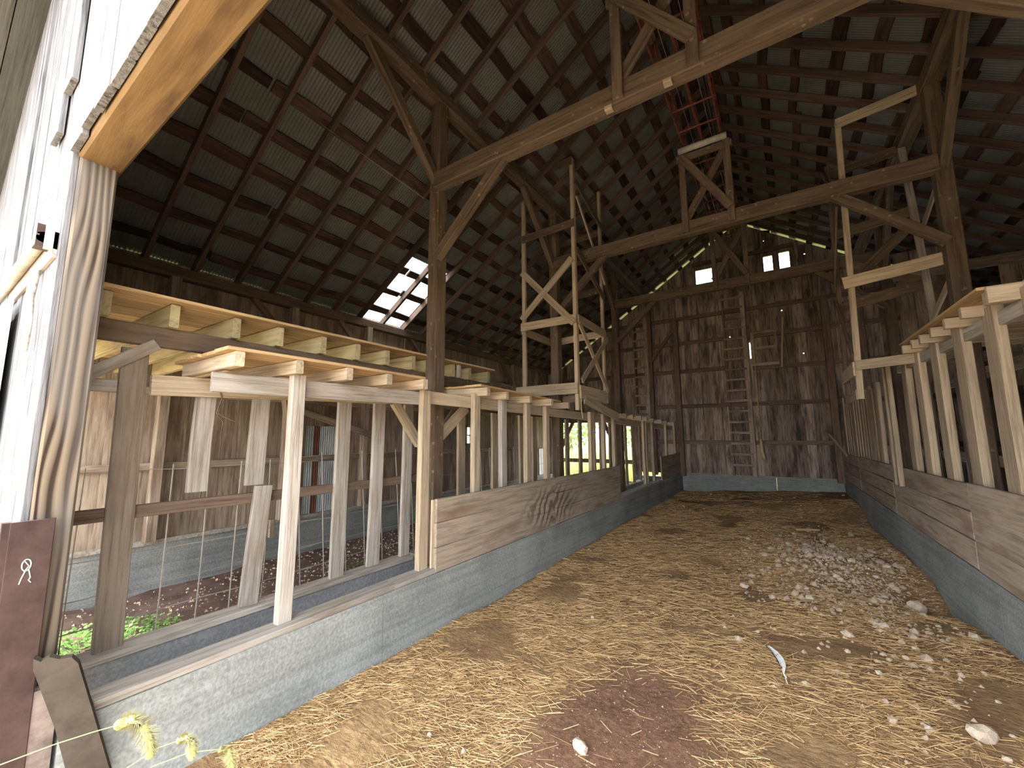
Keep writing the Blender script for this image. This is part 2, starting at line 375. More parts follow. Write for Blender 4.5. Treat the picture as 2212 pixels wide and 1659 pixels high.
# ------------------------------------------------------------------ roof ("ceiling")
ceil = thing('ceiling', 'dark underside of the corrugated metal roof on rafters and laths', None, (RX, 6, RZ), kind='structure')
SW = 0.68; PITCHW = 0.034
def sheet_mesh(Ls, width=SW):
    key = ('sheet', round(Ls, 3), round(width, 3))
    if key in _cache: return _cache[key][0]
    nseg = int(round(width / PITCHW * 4)); v, f = [], []
    for i in range(nseg + 1):
        y = width * i / nseg; z = 0.0045 * math.sin(2 * math.pi * y / PITCHW)
        v += [(0, y, z), (Ls, y, z + 0.002)]
    for i in range(nseg): f.append((2 * i, 2 * i + 1, 2 * i + 3, 2 * i + 2))
    me = bpy.data.meshes.new('sheet'); me.from_pydata(v, [], f); me.update()
    for p in me.polygons: p.use_smooth = True
    me.materials.append(M['metal']); _cache[key] = [me]; return me
COSA = 1 / math.sqrt(1 + K * K); SINA = K * COSA
HOLE = (4.24, 5.10)
for side in (-1, 1):
    half = 5.28 + 0.22
    rows = [(0.0, 1.95), (1.9, 4.12), (4.06, half)]
    ys = [-0.12 + 0.66 * k for k in range(18)]
    for (a, b) in rows:
        for y in ys:
            if y > BACK + 0.1: continue
            wd = SW
            if side < 0 and a > 4 and y + SW > HOLE[0] and y < HOLE[1]:
                pieces = []
                if y < HOLE[0]: pieces.append((y, HOLE[0] - y))
                if y + SW > HOLE[1]: pieces.append((HOLE[1], y + SW - HOLE[1]))
                pieces = [(p, round(q / PITCHW * 2) * PITCHW / 2) for p, q in pieces if q > 0.05]
            else: pieces = [(y, SW)]
            for (yy, wd) in pieces:
                Ls = (b - a) / COSA
                d = Vector((side * COSA, 0, -SINA)); yv = Vector((0, 1, 0)); zv = d.cross(yv)
                lift = 0.012 + (0.006 if a == 1.9 else 0.0)
                p0 = Vector((RX + side * a, yy, RZ - K * a + lift))
                mw = Matrix(((d.x, yv.x, zv.x, p0.x), (d.y, yv.y, zv.y, p0.y), (d.z, yv.z, zv.z, p0.z), (0, 0, 0, 1)))
                link('roof_sheet', sheet_mesh(Ls, wd), None, ceil, mw)
# laths: rough slabs lying on the rafters, under the sheets
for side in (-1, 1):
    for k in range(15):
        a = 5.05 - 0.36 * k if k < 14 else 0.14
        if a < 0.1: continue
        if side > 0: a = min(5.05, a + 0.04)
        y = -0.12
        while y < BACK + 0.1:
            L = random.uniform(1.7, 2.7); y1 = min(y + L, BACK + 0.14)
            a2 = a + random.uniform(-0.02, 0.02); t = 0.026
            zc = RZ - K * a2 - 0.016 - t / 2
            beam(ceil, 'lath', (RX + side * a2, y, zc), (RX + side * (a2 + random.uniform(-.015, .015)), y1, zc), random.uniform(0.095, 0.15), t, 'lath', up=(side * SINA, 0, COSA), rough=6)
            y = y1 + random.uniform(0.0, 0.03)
# rafters
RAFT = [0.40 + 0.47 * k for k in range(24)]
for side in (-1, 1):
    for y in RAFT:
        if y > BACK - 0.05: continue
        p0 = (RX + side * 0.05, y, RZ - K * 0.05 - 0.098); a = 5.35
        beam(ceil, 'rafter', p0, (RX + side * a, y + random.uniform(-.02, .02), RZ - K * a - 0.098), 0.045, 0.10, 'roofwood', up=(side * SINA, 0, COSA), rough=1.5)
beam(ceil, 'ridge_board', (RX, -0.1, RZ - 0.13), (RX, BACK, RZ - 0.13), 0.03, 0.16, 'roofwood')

def gable_board(parent, x0, x1, y, z0, drop, mat, th=.022):
    """upright board whose top is cut to the roof slope"""
    xc = (x0 + x1) / 2; a, b = roof(x0) - drop, roof(x1) - drop
    top = [a, b]
    v = []
    for yy in (-th / 2, th / 2):
        v += [(0, x0 - xc, yy), (0, x1 - xc, yy), (b - z0, x1 - xc, yy), (a - z0, x0 - xc, yy)]
    f = [(3, 2, 1, 0), (4, 5, 6, 7), (0, 1, 5, 4), (2, 3, 7, 6), (1, 2, 6, 5), (3, 0, 4, 7)]
    me = bpy.data.meshes.new('board'); me.from_pydata(v, [], f); me.update()
    mw = Matrix(((0, 1, 0, xc), (0, 0, 1, y), (1, 0, 0, z0), (0, 0, 0, 1)))
    return link('board', me, mat, parent, mw)
# ------------------------------------------------------------------ longitudinal purlin plates on the posts
PXL, PXR = -3.0, 1.62
for x, lab in ((PXL, 'long rough brown purlin beam carried by the posts below the roof hole'), (PXR, 'long rough brown purlin beam in the dark above the wide slatted rack')):
    p = thing('purlin_beam', lab, 'beam', (x, 0.4, 5.4), group='purlin beams on the posts')
    ys = [0.35, 4.4, 8.2, BACK - 0.02]
    for a, b in zip(ys, ys[1:]):
        beam(p, 'timber', (x, a, 5.43), (x, b, 5.43), 0.16, 0.17, 'timber', rough=2.5)

# ------------------------------------------------------------------ timber frames
def frame(y, label, ztop, extra):
    t = thing('timber_frame', label, 'timber frame', (RX, y, 0), group='cross frames of the barn')
    zt = {0: 4.36, 1: 4.43, 2: 4.55}[extra]
    for sx, x in ((-1, PXL), (1, PXR)):
        post(t, 'post', x, y + 0.06, -0.05, 5.345, 0.14, 0.15, 'timber', rough=1.5)
        beam(t, 'knee_brace', (x - sx * 0.05, y, zt - 0.86), (x - sx * 0.93, y, zt - 0.04), 0.085, 0.10, 'timber', up=(0, 0, 1))
        beam(t, 'plate_brace', (x, y + 0.02, 4.40), (x, y - 0.93, 5.36), 0.085, 0.105, 'timber', up=(0, 0, 1))
    beam(t, 'tie_beam', (PXL + 0.05, y - 0.01, zt), (PXR - 0.05, y - 0.01, zt), 0.13, 0.185, 'timber', rough=1.5)
    # carrier support standing on the tie
    for xx in (-0.90, -0.345):
        post(t, 'stub_post', xx, y - 0.10, zt - 0.08, ztop, 0.085, 0.045, 'timber')
    beam(t, 'cross_brace', (-0.90, y - 0.145, ztop - 0.06), (-0.345, y - 0.145, zt + 0.1), 0.03, 0.10, 'timber', up=(0, -1, 0) if 0 else (0, 0, 1))
    beam(t, 'cross_brace', (-0.90, y - 0.055, zt + 0.1), (-0.345, y - 0.055, ztop - 0.06), 0.03, 0.10, 'timber')
    beam(t, 'cap_board', (-0.97, y - 0.1, ztop - 0.06), (-0.28, y - 0.1, ztop - 0.06), 0.04, 0.09, 'timber')
    if extra == 0:
        for xx in (-0.99, -0.53):
            beam(t, 'block', (xx - 0.03, y - 0.06, zt - 0.11), (xx + 0.03, y - 0.06, zt - 0.11), 0.06, 0.035, 'rack')
    return t
frame(3.02, 'nearest brown timber frame, its tie beam running up out of the picture', 5.24, 0)
frame(5.80, 'middle brown timber frame whose tie beam passes between the two hay chutes', 5.50, 1)
frame(8.78, 'farthest dark timber frame in front of the high gable windows', 5.72, 2)

# ------------------------------------------------------------------ hay chute towers
def chute(name, label, sgn):
    if sgn < 0:
        x0, x1, y0, y1, zb, zt = -3.28, -2.40, 5.33, 6.42, 2.0, 5.82   # x1 = nave side
        t = thing(name, label, 'hay chute', ((x0 + x1) / 2, (y0 + y1) / 2, zb), group='open wooden hay chutes')
        post(t, 'corner_post', x1, y0, 1.96, zt, 0.055, 0.075, 'rack'); post(t, 'corner_post', x0, y0, 2.2, 5.72, 0.065, 0.045, 'rack')
        post(t, 'corner_post', x1, y1, 2.12, 5.85, 0.045, 0.07, 'rack'); post(t, 'corner_post', x0 + 0.02, y1, 2.2, 5.6, 0.06, 0.045, 'rack')
        f = y0 - 0.05
        beam(t, 'rail', (x0 - 0.13, f, 2.27), (x1 + 0.03, f, 2.27), 0.022, 0.16, 'rack')
        beam(t, 'rail', (x0 - 0.03, f, 3.29), (x1 + 0.03, f, 3.29), 0.022, 0.125, 'rack')
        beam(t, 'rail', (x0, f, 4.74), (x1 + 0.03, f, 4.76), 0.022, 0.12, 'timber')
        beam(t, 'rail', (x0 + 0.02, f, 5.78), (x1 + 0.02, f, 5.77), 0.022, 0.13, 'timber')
        beam(t, 'diagonal', (x0, f - 0.01, 4.18), (x1, f - 0.01, 3.22), 0.022, 0.10, 'rack')
        beam(t, 'diagonal', (x0, f - 0.03, 3.40), (x1, f - 0.03, 4.20), 0.022, 0.10, 'rack')
        s = x1 + 0.045
        beam(t, 'rail', (s, y0, 2.22), (s, y1, 2.22), 0.022, 0.19, 'rack'); beam(t, 'rail', (s, y0, 3.29), (s, y1, 3.29), 0.022, 0.125, 'rack')
        beam(t, 'diagonal', (s + .01, y0, 3.22), (s + .01, y1, 2.32), 0.022, 0.085, 'rack'); beam(t, 'diagonal', (s + .03, y0, 2.38), (s + .03, y1, 3.2), 0.022, 0.085, 'rack')
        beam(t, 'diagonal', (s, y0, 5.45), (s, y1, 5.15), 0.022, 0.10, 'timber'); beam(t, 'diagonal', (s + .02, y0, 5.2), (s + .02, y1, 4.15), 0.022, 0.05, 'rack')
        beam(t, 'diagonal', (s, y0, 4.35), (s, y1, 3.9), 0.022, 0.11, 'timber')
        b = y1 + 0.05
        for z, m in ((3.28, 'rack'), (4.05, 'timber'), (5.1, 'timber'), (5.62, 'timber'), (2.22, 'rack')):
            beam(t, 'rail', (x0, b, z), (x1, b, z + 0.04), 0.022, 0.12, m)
        q = x0 - 0.045
        beam(t, 'rail', (q, y0, 3.25), (q, y1, 3.25), 0.022, 0.12, 'rack'); beam(t, 'diagonal', (q, y0, 4.45), (q, y1, 3.9), 0.022, 0.12, 'timber')
        beam(t, 'spill_board', (x1 + 0.04, y0 + 0.15, 2.12), (x1 + 0.16, y1 + 0.15, 1.90), 0.022, 0.13, 'rack')
    else:
        x0, x1, y0, y1 = 0.79, 1.58, 6.02, 6.95                         # x0 = nave side
        t = thing(name, label, 'hay chute', ((x0 + x1) / 2, (y0 + y1) / 2, 2.0), group='open wooden hay chutes')
        post(t, 'corner_post', x0 - 0.02, y0, 2.0, 5.42, 0.06, 0.06, 'rack', lean=(0.07, 0)); post(t, 'corner_post', x1 + 0.03, y0, 4.5, 5.62, 0.045, 0.07, 'rack', lean=(0, 0))
        post(t, 'corner_post', x0 - 0.02, y1, 2.0, 5.38, 0.055, 0.06, 'timber', lean=(0.03, 0)); post(t, 'corner_post', x1 + 0.10, y1, 2.6, 5.35, 0.075, 0.05, 'rackgrey', lean=(-0.1, 0))
        f = y0 - 0.045
        beam(t, 'rail', (x0 + .03, f, 5.37), (x1, f, 5.46), 0.022, 0.12, 'rack'); beam(t, 'rail', (x0 - .07, f, 3.36), (x1 + 0.0, f, 3.46), 0.022, 0.14, 'rack')
        beam(t, 'rail', (x0 - .04, f, 2.38), (x1, f, 2.44), 0.022, 0.11, 'rack')
        b = y1 + 0.04
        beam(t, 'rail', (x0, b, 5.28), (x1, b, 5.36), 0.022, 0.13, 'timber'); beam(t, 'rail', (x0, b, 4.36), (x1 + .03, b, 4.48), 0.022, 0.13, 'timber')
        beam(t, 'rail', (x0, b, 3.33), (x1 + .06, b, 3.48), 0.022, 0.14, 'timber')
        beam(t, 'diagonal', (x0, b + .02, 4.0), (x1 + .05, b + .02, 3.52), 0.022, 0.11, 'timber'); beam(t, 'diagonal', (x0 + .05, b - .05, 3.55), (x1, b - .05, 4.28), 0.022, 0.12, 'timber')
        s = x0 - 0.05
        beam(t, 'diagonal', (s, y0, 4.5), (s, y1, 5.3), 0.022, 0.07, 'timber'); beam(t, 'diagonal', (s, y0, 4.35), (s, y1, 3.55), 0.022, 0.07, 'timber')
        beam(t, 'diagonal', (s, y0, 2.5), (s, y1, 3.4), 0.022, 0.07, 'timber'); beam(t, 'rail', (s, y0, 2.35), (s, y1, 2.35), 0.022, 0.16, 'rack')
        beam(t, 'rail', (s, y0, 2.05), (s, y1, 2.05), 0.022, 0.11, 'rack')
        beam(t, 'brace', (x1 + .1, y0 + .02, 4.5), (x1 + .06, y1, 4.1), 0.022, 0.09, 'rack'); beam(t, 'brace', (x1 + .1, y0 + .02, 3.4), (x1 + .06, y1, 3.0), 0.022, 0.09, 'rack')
    return t
chute('hay_chute', 'tall open wooden hay chute rising from the pale slatted rack by the far doorway', -1)
chute('hay_chute', 'open wooden hay chute hanging behind the tie beam above the wide slatted rack', 1)

# ------------------------------------------------------------------ red hay carrier running under the ridge
t = thing('hay_carrier', 'rusty red steel hay carrier frame hung lengthways under the ridge', 'hay carrier', (-0.63, 5.6, 5.6))
Y0, Y1 = 2.4, 9.3
def tube_part(parent, name, pts, r, mat, k=6):
    m = MB(); m.tube(pts, r, k); return m.build(name, mat, parent, True)
for xx in (-0.86, -0.40):
    for z in (5.56, 5.80): tube_part(t, 'rail', [(xx, Y0, z - 0.09), (xx, 4.4, z), (xx, Y1, z + .16)], 0.016, 'red')
tube_part(t, 'centre_rail', [(-0.63, Y0, 5.51), (-0.63, 4.4, 5.6), (-0.63, Y1, 5.74)], 0.022, 'red')
y = Y0
while y < Y1:
    dz = curve([(Y0, -0.09), (4.4, 0), (Y1, .16)], y)
    tube_part(t, 'rung', [(-0.88, y, 5.55 + dz), (-0.38, y, 5.55 + dz)], 0.013, 'red')
    for xx in (-0.86, -0.40): tube_part(t, 'strut', [(xx, y, 5.56 + dz), (xx, y, 5.80 + dz)], 0.010, 'red', 5)
    y += 0.42
for xx in (-0.75, -0.52): tube_part(t, 'cable', [(xx, Y0, 5.6), (xx, Y1, 5.85)], 0.005, 'wire', 4)
for yy, zz in ((2.86, 5.3), (5.64, 5.52)):
    tube_part(t, 'roller', [(-0.93, yy, zz), (-0.33, yy, zz + 0.0)], 0.042, 'pipe', 10)

# ------------------------------------------------------------------ manger curbs and troughs (concrete)
def curb(name, label, side):
    t = thing(name, label, None, (lx(6) - .08 if side < 0 else rx(6) + .08, 6, 0), kind='structure')
    fx = (lambda y: lx(y) - 0.085) if side < 0 else (lambda y: rx(y) + 0.085)
    ys = [0.5, 2.1, 4.3, 6.6, 8.7, BACK - 0.01] if side < 0 else [0.5, 2.3, 4.6, 6.9, 9.2, BACK - 0.01]
    ztop = (lambda y: 0.425 + 0.0147 * y) if side < 0 else (lambda y: 0.40 + 0.0215 * y)
    for a, b in zip(ys, ys[1:]):
        za, zb = ztop(a), ztop(b); m = MB()
        seg = 8
        for i in range(seg + 1):
            y = lerp(a, b - 0.004, i / seg); z = lerp(za, zb, i / seg); w0 = 0.085
            fl = 0.018 * (1 if side < 0 else -1)
            nj = 0.004 * noise.noise(Vector((y * 2, 1, 0)))
            m.v += [(fx(y) + (w0 + 0.012 if side < 0 else -w0 - 0.012), y, -0.25), (fx(y) + (w0 if side < 0 else -w0), y, z + nj), (fx(y) - (w0 if side < 0 else -w0), y, z), (fx(y) - (w0 if side < 0 else -w0), y, -0.25)]
        for i in range(seg):
            for j in range(4):
                p, q = i * 4 + j, i * 4 + (j + 1) % 4
                m.f.append((p, p + 4, q + 4, q) if side < 0 else (p, q, q + 4, p + 4))
        m.f.append((0, 1, 2, 3) if side < 0 else (3, 2, 1, 0)); e = seg * 4; m.f.append((e + 3, e + 2, e + 1, e) if side < 0 else (e, e + 1, e + 2, e + 3))
        m.build('concrete_pour', 'concrete', t)
    return t
curb('wall_manger_left', 'low grey concrete manger curb under the pale slatted rack', -1)
curb('wall_manger_right', 'low blue grey concrete curb under the wide slatted rack', 1)
m = MB()
m.box(-3.31, -3.14, 0.5, BACK - .02, -0.25, 0.40); m.box(-3.15, -2.66, 0.5, BACK - .02, -0.25, 0.17)
tag(m.build('wall_trough', 'trough'), 'dark concrete back wall and bottom of the feed trough', kind='structure')

# ------------------------------------------------------------------ left rack, nave side
rk = thing('hay_rack', 'pale slatted hay rack along the concrete curb, topped with short planks', 'hay rack', (lx(6) - .1, 6, 0.45))
def zl(y): return 0.425 + 0.0147 * y
for a, b in ((0.6, 2.22), (2.2, 2.66), (6.95, 9.7)):
    beam(rk, 'sill_plank', (lx(a) - .075, a, zl(a) + .02), (lx(b) - .075, b, zl(b) + .02), 0.145, 0.038, 'rackgrey')
FP = [(1.43, .09, 'rackgrey', .47), (2.55, .10, 'rack', .5), (3.24, .10, 'rack', .5), (3.70, .10, 'rackgrey', .5), (4.20, .09, 'rack', .5), (4.66, .09, 'rack', .5), (6.02, .07, 'rack', .5), (6.15, .08, 'rack', .5),
      (6.55, .09, 'rack', .5), (7.02, .10, 'rack', .5), (8.72, .08, 'rack', .6), (8.86, .06, 'rack', .6), (9.37, .10, 'rack', .6), (10.5, .10, 'rack', .6), (11.35, .09, 'rack', .6)]
for y, wd, mt, z0 in FP:
    zt = 2.0 if y < 3 else curve([(3, 2.03), (6, 1.97), (12, 1.86)], y)
    post(rk, 'slat', lx(y) - 0.10, y, z0, zt, 0.055, wd, mt, rough=1.5)
post(rk, 'slat', lx(2.63) - 0.045, 2.615, .5, 1.06, 0.02, 0.035, 'rack')
beam(rk, 'top_rail', (lx(.98) - .145, .97, 1.915), (lx(2.5) - .145, 2.51, 1.935), 0.035, 0.115, 'rackgrey')
for a, b in ((2.6, 3.2), (3.2, 4.66), (4.66, 6.1), (6.1, 8.8), (8.8, 11.5)):
    za, zb = [curve([(2.6, 1.95), (6, 1.90), (12, 1.77)], q) for q in (a, b)]
    beam(rk, 'top_rail', (lx(a) - .15, a, za), (lx(b) - .15, b, zb), 0.035, 0.115, 'rack')
for y in (1.03, 1.37, 1.72, 2.06, 2.43): beam(rk, 'joist', (lx(y) + .03, y, 2.035), (-3.3, y + random.uniform(-.02, .02), 2.04), 0.05, 0.085, 'rack')
for y in (3.25, 3.64, 4.12, 4.56, 5.02, 7.4, 7.75, 8.15, 8.6, 9.1, 9.6, 10.2, 10.8):
    z = curve([(3, 2.05), (6, 1.99), (12, 1.86)], y)
    beam(rk, 'joist', (lx(y) + random.uniform(.0, .06), y, z), (-3.3, y, z + .02), 0.05, 0.085, 'rack')
def deck(parent, y0, y1, z0, z1, xs, wmat='deck'):
    for x0, x1 in xs:
        ya, yb = y0 + random.uniform(-.03, .03), y1 + random.uniform(-.03, .03); xm = (x0 + x1) / 2
        beam(parent, 'deck_plank', (xm, ya, z0), (xm, yb, z1), abs(x1 - x0) - .012, 0.02, wmat, rough=1.5)
deck(rk, 0.98, 2.46, 2.088, 2.09, [(-2.49, -2.68), (-2.68, -2.90), (-2.90, -3.08), (-3.08, -3.32)])
deck(rk, 3.2, 4.95, 2.105, 2.06, [(-2.46, -2.68), (-2.68, -2.88), (-2.88, -3.08), (-3.08, -3.3)])
deck(rk, 7.3, 10.9, 1.99, 1.92, [(-2.42, -2.66), (-2.66, -2.9), (-2.9, -3.2)])
for a, b in ((2.62, 4.69), (4.70, 6.99)):
    for k in range(3):
        z = lambda y: zl(y) + .005 + (k + .5) * (1.055 + .003 * y - zl(y)) / 3
        h = (1.055 - zl((a + b) / 2)) / 3 + .004
        beam(rk, 'manger_board', (lx(a) - .012, a, z(a)), (lx(b) - .012, b, z(b)), 0.03, h, 'plankrub')
for k in range(2):
    a, b = 9.62, 11.52; z = lambda y: zl(y) + .02 + (k + .5) * .27
    beam(rk, 'manger_board', (lx(a) - .012, a, z(a)), (lx(b) - .012, b, z(b)), 0.03, .262, 'plank')

# ------------------------------------------------------------------ left rack, aisle side
ra = thing('stall_rack', 'rear row of weathered slats behind the feed trough, one short slat leaning', 'stall rack', (-3.2, 3, 0.4))
XR = -3.2
for a, b in ((0.52, 1.6), (1.6, 2.95), (3.0, 6.0), (6.0, BACK - .1)): beam(ra, 'sill_plank', (XR, a, .42), (XR, b, .42), 0.15, 0.04, 'rackgrey')
def slat(y0, y1, z0, z1, wd, mt='rackgrey', x=XR): return beam(ra, 'slat', (x, y0, z0), (x, y1, z1), wd, 0.035, mt, up=(1, 0, 0), rough=1.5)
slat(.775, .755, .44, 2.13, .125, 'slatdark'); slat(1.49, 1.535, .44, 1.25, .12); slat(1.125, 1.13, 1.25, 1.88, .115); slat(1.47, 1.475, 1.26, 1.89, .12)
for y, wd in ((2.16, .125), (2.53, .125), (2.90, .11)): slat(y, y + .01, .44, 1.92, wd)
for y in (3.75, 4.42, 4.62, 5.1, 5.45, 6.6, 7.15, 7.7, 8.2, 8.75, 9.3, 9.85, 10.4, 11.0): slat(y, y + random.uniform(-.03, .03), .44, 1.95, .12, 'rack')
beam(ra, 'top_rail', (XR + .035, .83, 1.915), (XR + .035, 2.9, 1.985), 0.035, 0.125, 'rack')
beam(ra, 'top_rail', (XR + .035, 3.1, 1.98), (XR + .035, BACK - .1, 1.95), 0.05, 0.15, 'timber')
beam(ra, 'top_rail', (XR - .05, .5, 1.90), (XR - .05, .80, 1.90), 0.05, 0.07, 'rackgrey')
beam(ra, 'mid_rail', (XR - .04, .5, 1.165), (XR - .04, 3.15, 1.165), 0.03, 0.075, 'girt')
beam(ra, 'brace', (XR + .02, .5, 1.90), (XR + .02, .84, 2.17), 0.035, 0.07, 'rackgrey')
beam(ra, 'brace', (XR + .12, 3.12, 1.50), (XR + .12, 3.68, 1.93), 0.05, 0.11, 'rack')
beam(ra, 'brace', (XR + .12, 2.95, 1.52), (XR + .12, 2.62, 1.93), 0.05, 0.09, 'rack')

# ------------------------------------------------------------------ hay loft over the left aisle
lf = thing('hay_loft', 'plank hay loft on greenish joists over the side aisle', 'hay loft', (-4.5, 2.3, 2.16))
beam(lf, 'girder', (-3.2, .47, 2.22), (-3.2, 4.3, 2.225), 0.05, 0.125, 'timber')
for y in (.585, .90, 1.245, 1.545, 1.895, 2.225, 2.555, 2.885, 3.13, 3.5, 3.8, 4.18): beam(lf, 'joist', (-3.12, y, 2.355), (WL + .05, y + random.uniform(-.02, .02), 2.355), 0.05, 0.145, 'joist')
x = -3.04; k = 0
while x > WL + 0.2:
    wd = random.uniform(.17, .23); deck(lf, .48, 4.22, 2.441, 2.441, [(x, x - wd)], 'deck'); x -= wd
post(lf, 'strut', -3.13, 3.6, 2.28, 2.43, .04, .05, 'rackgrey')

# ------------------------------------------------------------------ right rack
rr = thing('hay_rack', 'wide slatted hay rack over grey manger boards, dark behind the slats', 'hay rack', (rx(6) + .1, 6, 0.5))
def zr(y): return 0.40 + 0.0215 * y
SL = [(4.24, .20), (4.82, .20), (5.39, .20), (5.95, .21), (6.44, .19), (3.69, .20), (3.14, .20)]
for y, wd in SL: post(rr, 'slat', rx(y) + .065, y, zr(y), 2.50, .06, wd, 'rack', rough=1.5)
for y in (6.78, 6.96): post(rr, 'slat', rx(y) - .03, y, .98, 2.44, .05, .09, 'rack', rough=1.5)
post(rr, 'slat', rx(7.93) + .06, 7.93, 1.1, 2.36, .05, .16, 'rack'); post(rr, 'broken_slat', rx(7.4) + .06, 7.40, 1.85, 2.4, .05, .10, 'rack'); post(rr, 'broken_slat', rx(7.2) + .06, 7.2, 1.1, 1.8, .05, .09, 'rack')
y = 8.15
while y < 11.4:
    post(rr, 'slat', rx(y) + .06 + random.uniform(0, .03), y, 1.1, 2.35 + random.uniform(-.12, .05), .03, .215, 'rack'); y += random.uniform(.2, .23)
for a, b in ((2.6, 3.60), (3.80, 4.15), (4.36, 4.73), (4.94, 5.30), (5.51, 5.86), (6.07, 6.36), (6.56, 6.75)): beam(rr, 'top_rail', (rx(a) + .07, a, 2.395), (rx(b) + .07, b, 2.395), .045, .10, 'rackgrey')
for y in (3.90, 4.30, 4.63, 4.97, 5.27, 5.52, 5.84): beam(rr, 'joist', (rx(y) - .08, y, 2.49), (WR - .1, y, 2.52), .05, .085, 'rack')
beam(rr, 'end_board', (rx(3.82) - .10, 3.80, 2.49), (2.6, 3.80, 2.50), .03, .11, 'rack')
for x0 in (1.12, 1.32, 1.52, 1.72, 1.92, 2.12, 2.32, 2.52, 2.72, 2.92, 3.12, 3.32, 3.52, 3.72, 3.92, 4.12, 4.32): deck(rr, 3.80, 5.95, 2.545, 2.56, [(x0, x0 + .2)])
MBD = [(2.5, 4.9), (4.92, 7.3), (7.32, 9.6), (9.62, 11.5)]
for a, b in MBD:
    for k in range(3):
        zc = lambda y: zr(y) + .005 + (k + .5) * (1.20 - zr(y)) / 3
        h = (1.20 - zr((a + b) / 2)) / 3 - random.uniform(.004, .014)
        beam(rr, 'manger_board', (rx(a) + .012, a, zc(a)), (rx(b) + .012, b, zc(b)), .03, h, 'plank')
rb = thing('stall_rack', 'shadowed rear slats seen through the gaps of the wide slatted rack', 'stall rack', (1.9, 6, 0))
for y in [2.6 + .62 * k for k in range(14)]: beam(rb, 'slat', (1.95, y, 0), (1.95, y, 2.4), .13, .035, 'board', up=(1, 0, 0))
for z in (.5, 1.3, 2.3): beam(rb, 'rail', (1.99, 2.4, z), (1.99, 11.2, z), .04, .13, 'board')

# ------------------------------------------------------------------ walls
def left_wall():
    t = thing('wall_left', 'long outer wall of brown vertical boards on a concrete base behind the aisle', None, (WL, 6, 0), kind='structure')
    m = MB(); m.box(WL - .17, WL + .03, FRONT, BACK + .1, -.3, .44); m.build('concrete_base', 'concrete', t)
    m = MB(); m.box(WL - .05, WL + .06, FRONT, BACK, .44, .485); m.build('sill', 'rackgrey', t)
    y = FRONT + .02
    while y < BACK - .02:
        wd = random.uniform(.17, .25); gap = random.choice((-.003, -.003, -.003, .006 if 4.3 < y < 6.4 else -.003))
        for bp_ in (7.05, 7.40, BACK):
            if y + .001 < bp_ < y + wd + .04: wd = bp_ - y
        z0 = None if 7.04 < y + wd / 2 < 7.41 else .485
        if z0 is None:
            post(t, 'board', WL - .015, y + wd / 2, .485, 1.4, .022, wd - gap, 'board'); post(t, 'board', WL - .015, y + wd / 2, 1.84, 3.655, .022, wd - gap, 'board')
        else: post(t, 'board', WL - .015 + random.choice((0, .004, .008)), y + wd / 2, z0, 3.655, .022, wd - gap, 'board')
        y += wd
    beam(t, 'wall_plate', (WL + .07, FRONT, 3.52), (WL + .07, BACK, 3.52), .12, .13, 'girt')
    for z in (1.28, 2.12, 2.9):
        for a, b in ((FRONT, 3.0), (3.1, 5.9), (6.0, 8.8), (8.9, BACK)): beam(t, 'girt', (WL + .03, a, z), (WL + .03, b, z), .05, .085, 'board')
    for y in (1.65, 3.05, 4.33, 5.85, 8.85, 10.9):
        post(t, 'wall_post', WL + .09, y, .485, 3.46, .11, .10, 'board')
        if y > 2: beam(t, 'brace', (WL + .09, y, 2.9), (WL + .09, y - .55, 3.46), .05, .08, 'girt')
    beam(t, 'brace', (WL + .12, 3.05, 1.65), (WL + .5, 2.75, 2.25), .06, .06, 'rack'); beam(t, 'brace', (WL + .14, 3.1, 2.0), (WL + .14, 4.45, 1.62), .06, .09, 'board')
    beam(t, 'brace', (WL + .15, 5.9, 1.5), (WL + .15, 6.5, 2.2), .05, .08, 'board')
    # metal patch over a gap in the boards
    for k, (y0, mt) in enumerate(((3.38, 'galv'), (3.50, 'rustsheet'), (3.60, 'galv'))):
        v, f = [], []; wd = (.12, .10, .33)[k]; ns = int(wd / .0085)
        for i in range(ns + 1):
            yy = y0 + wd * i / ns; xx = WL + .01 + .006 * math.sin(i * math.pi / 2)
            v += [(xx - t.location.x, yy - t.location.y, .47), (xx - t.location.x, yy - t.location.y, 1.76)]
        for i in range(ns): f.append((2 * i, 2 * i + 2, 2 * i + 3, 2 * i + 1))
        mesh_obj('metal_sheet', v, f, mt, t)
    post(t, 'pale_block', WL + .2, 2.88, .30, .52, .05, .07, 'rack')
    m = MB(); m.box(WL + .012, WL + .024, 10.3, 10.95, .5, 1.24); m.build('white_panel', 'white', t)
    return t
left_wall()
wn = thing('window_1', 'small four pane window low in the outer aisle wall', None, (WL, 7.22, 1.4), kind='structure')
for a, b, c, d in ((7.05, 7.09, 1.4, 1.84), (7.36, 7.40, 1.4, 1.84), (7.05, 7.40, 1.4, 1.44), (7.05, 7.40, 1.80, 1.84), (7.215, 7.235, 1.44, 1.80), (7.09, 7.36, 1.61, 1.63)):
    m = MB(); m.box(WL - .03, WL + .01, a, b, c, d); m.build('sash_bar', 'rackgrey', wn)
gm, gnt, gb = new_mat('dusty_glass'); gb.inputs['Base Color'].default_value = (.55, .62, .62, 1); gb.inputs['Roughness'].default_value = .25; gb.inputs['Transmission Weight'].default_value = .75
M['glass'] = gm
for a, b in ((7.09, 7.215), (7.235, 7.36)):
    for c, d in ((1.44, 1.61), (1.63, 1.80)):
        m = MB(); m.box(WL - .012, WL - .008, a, b, c, d); m.build('pane', 'glass', wn)

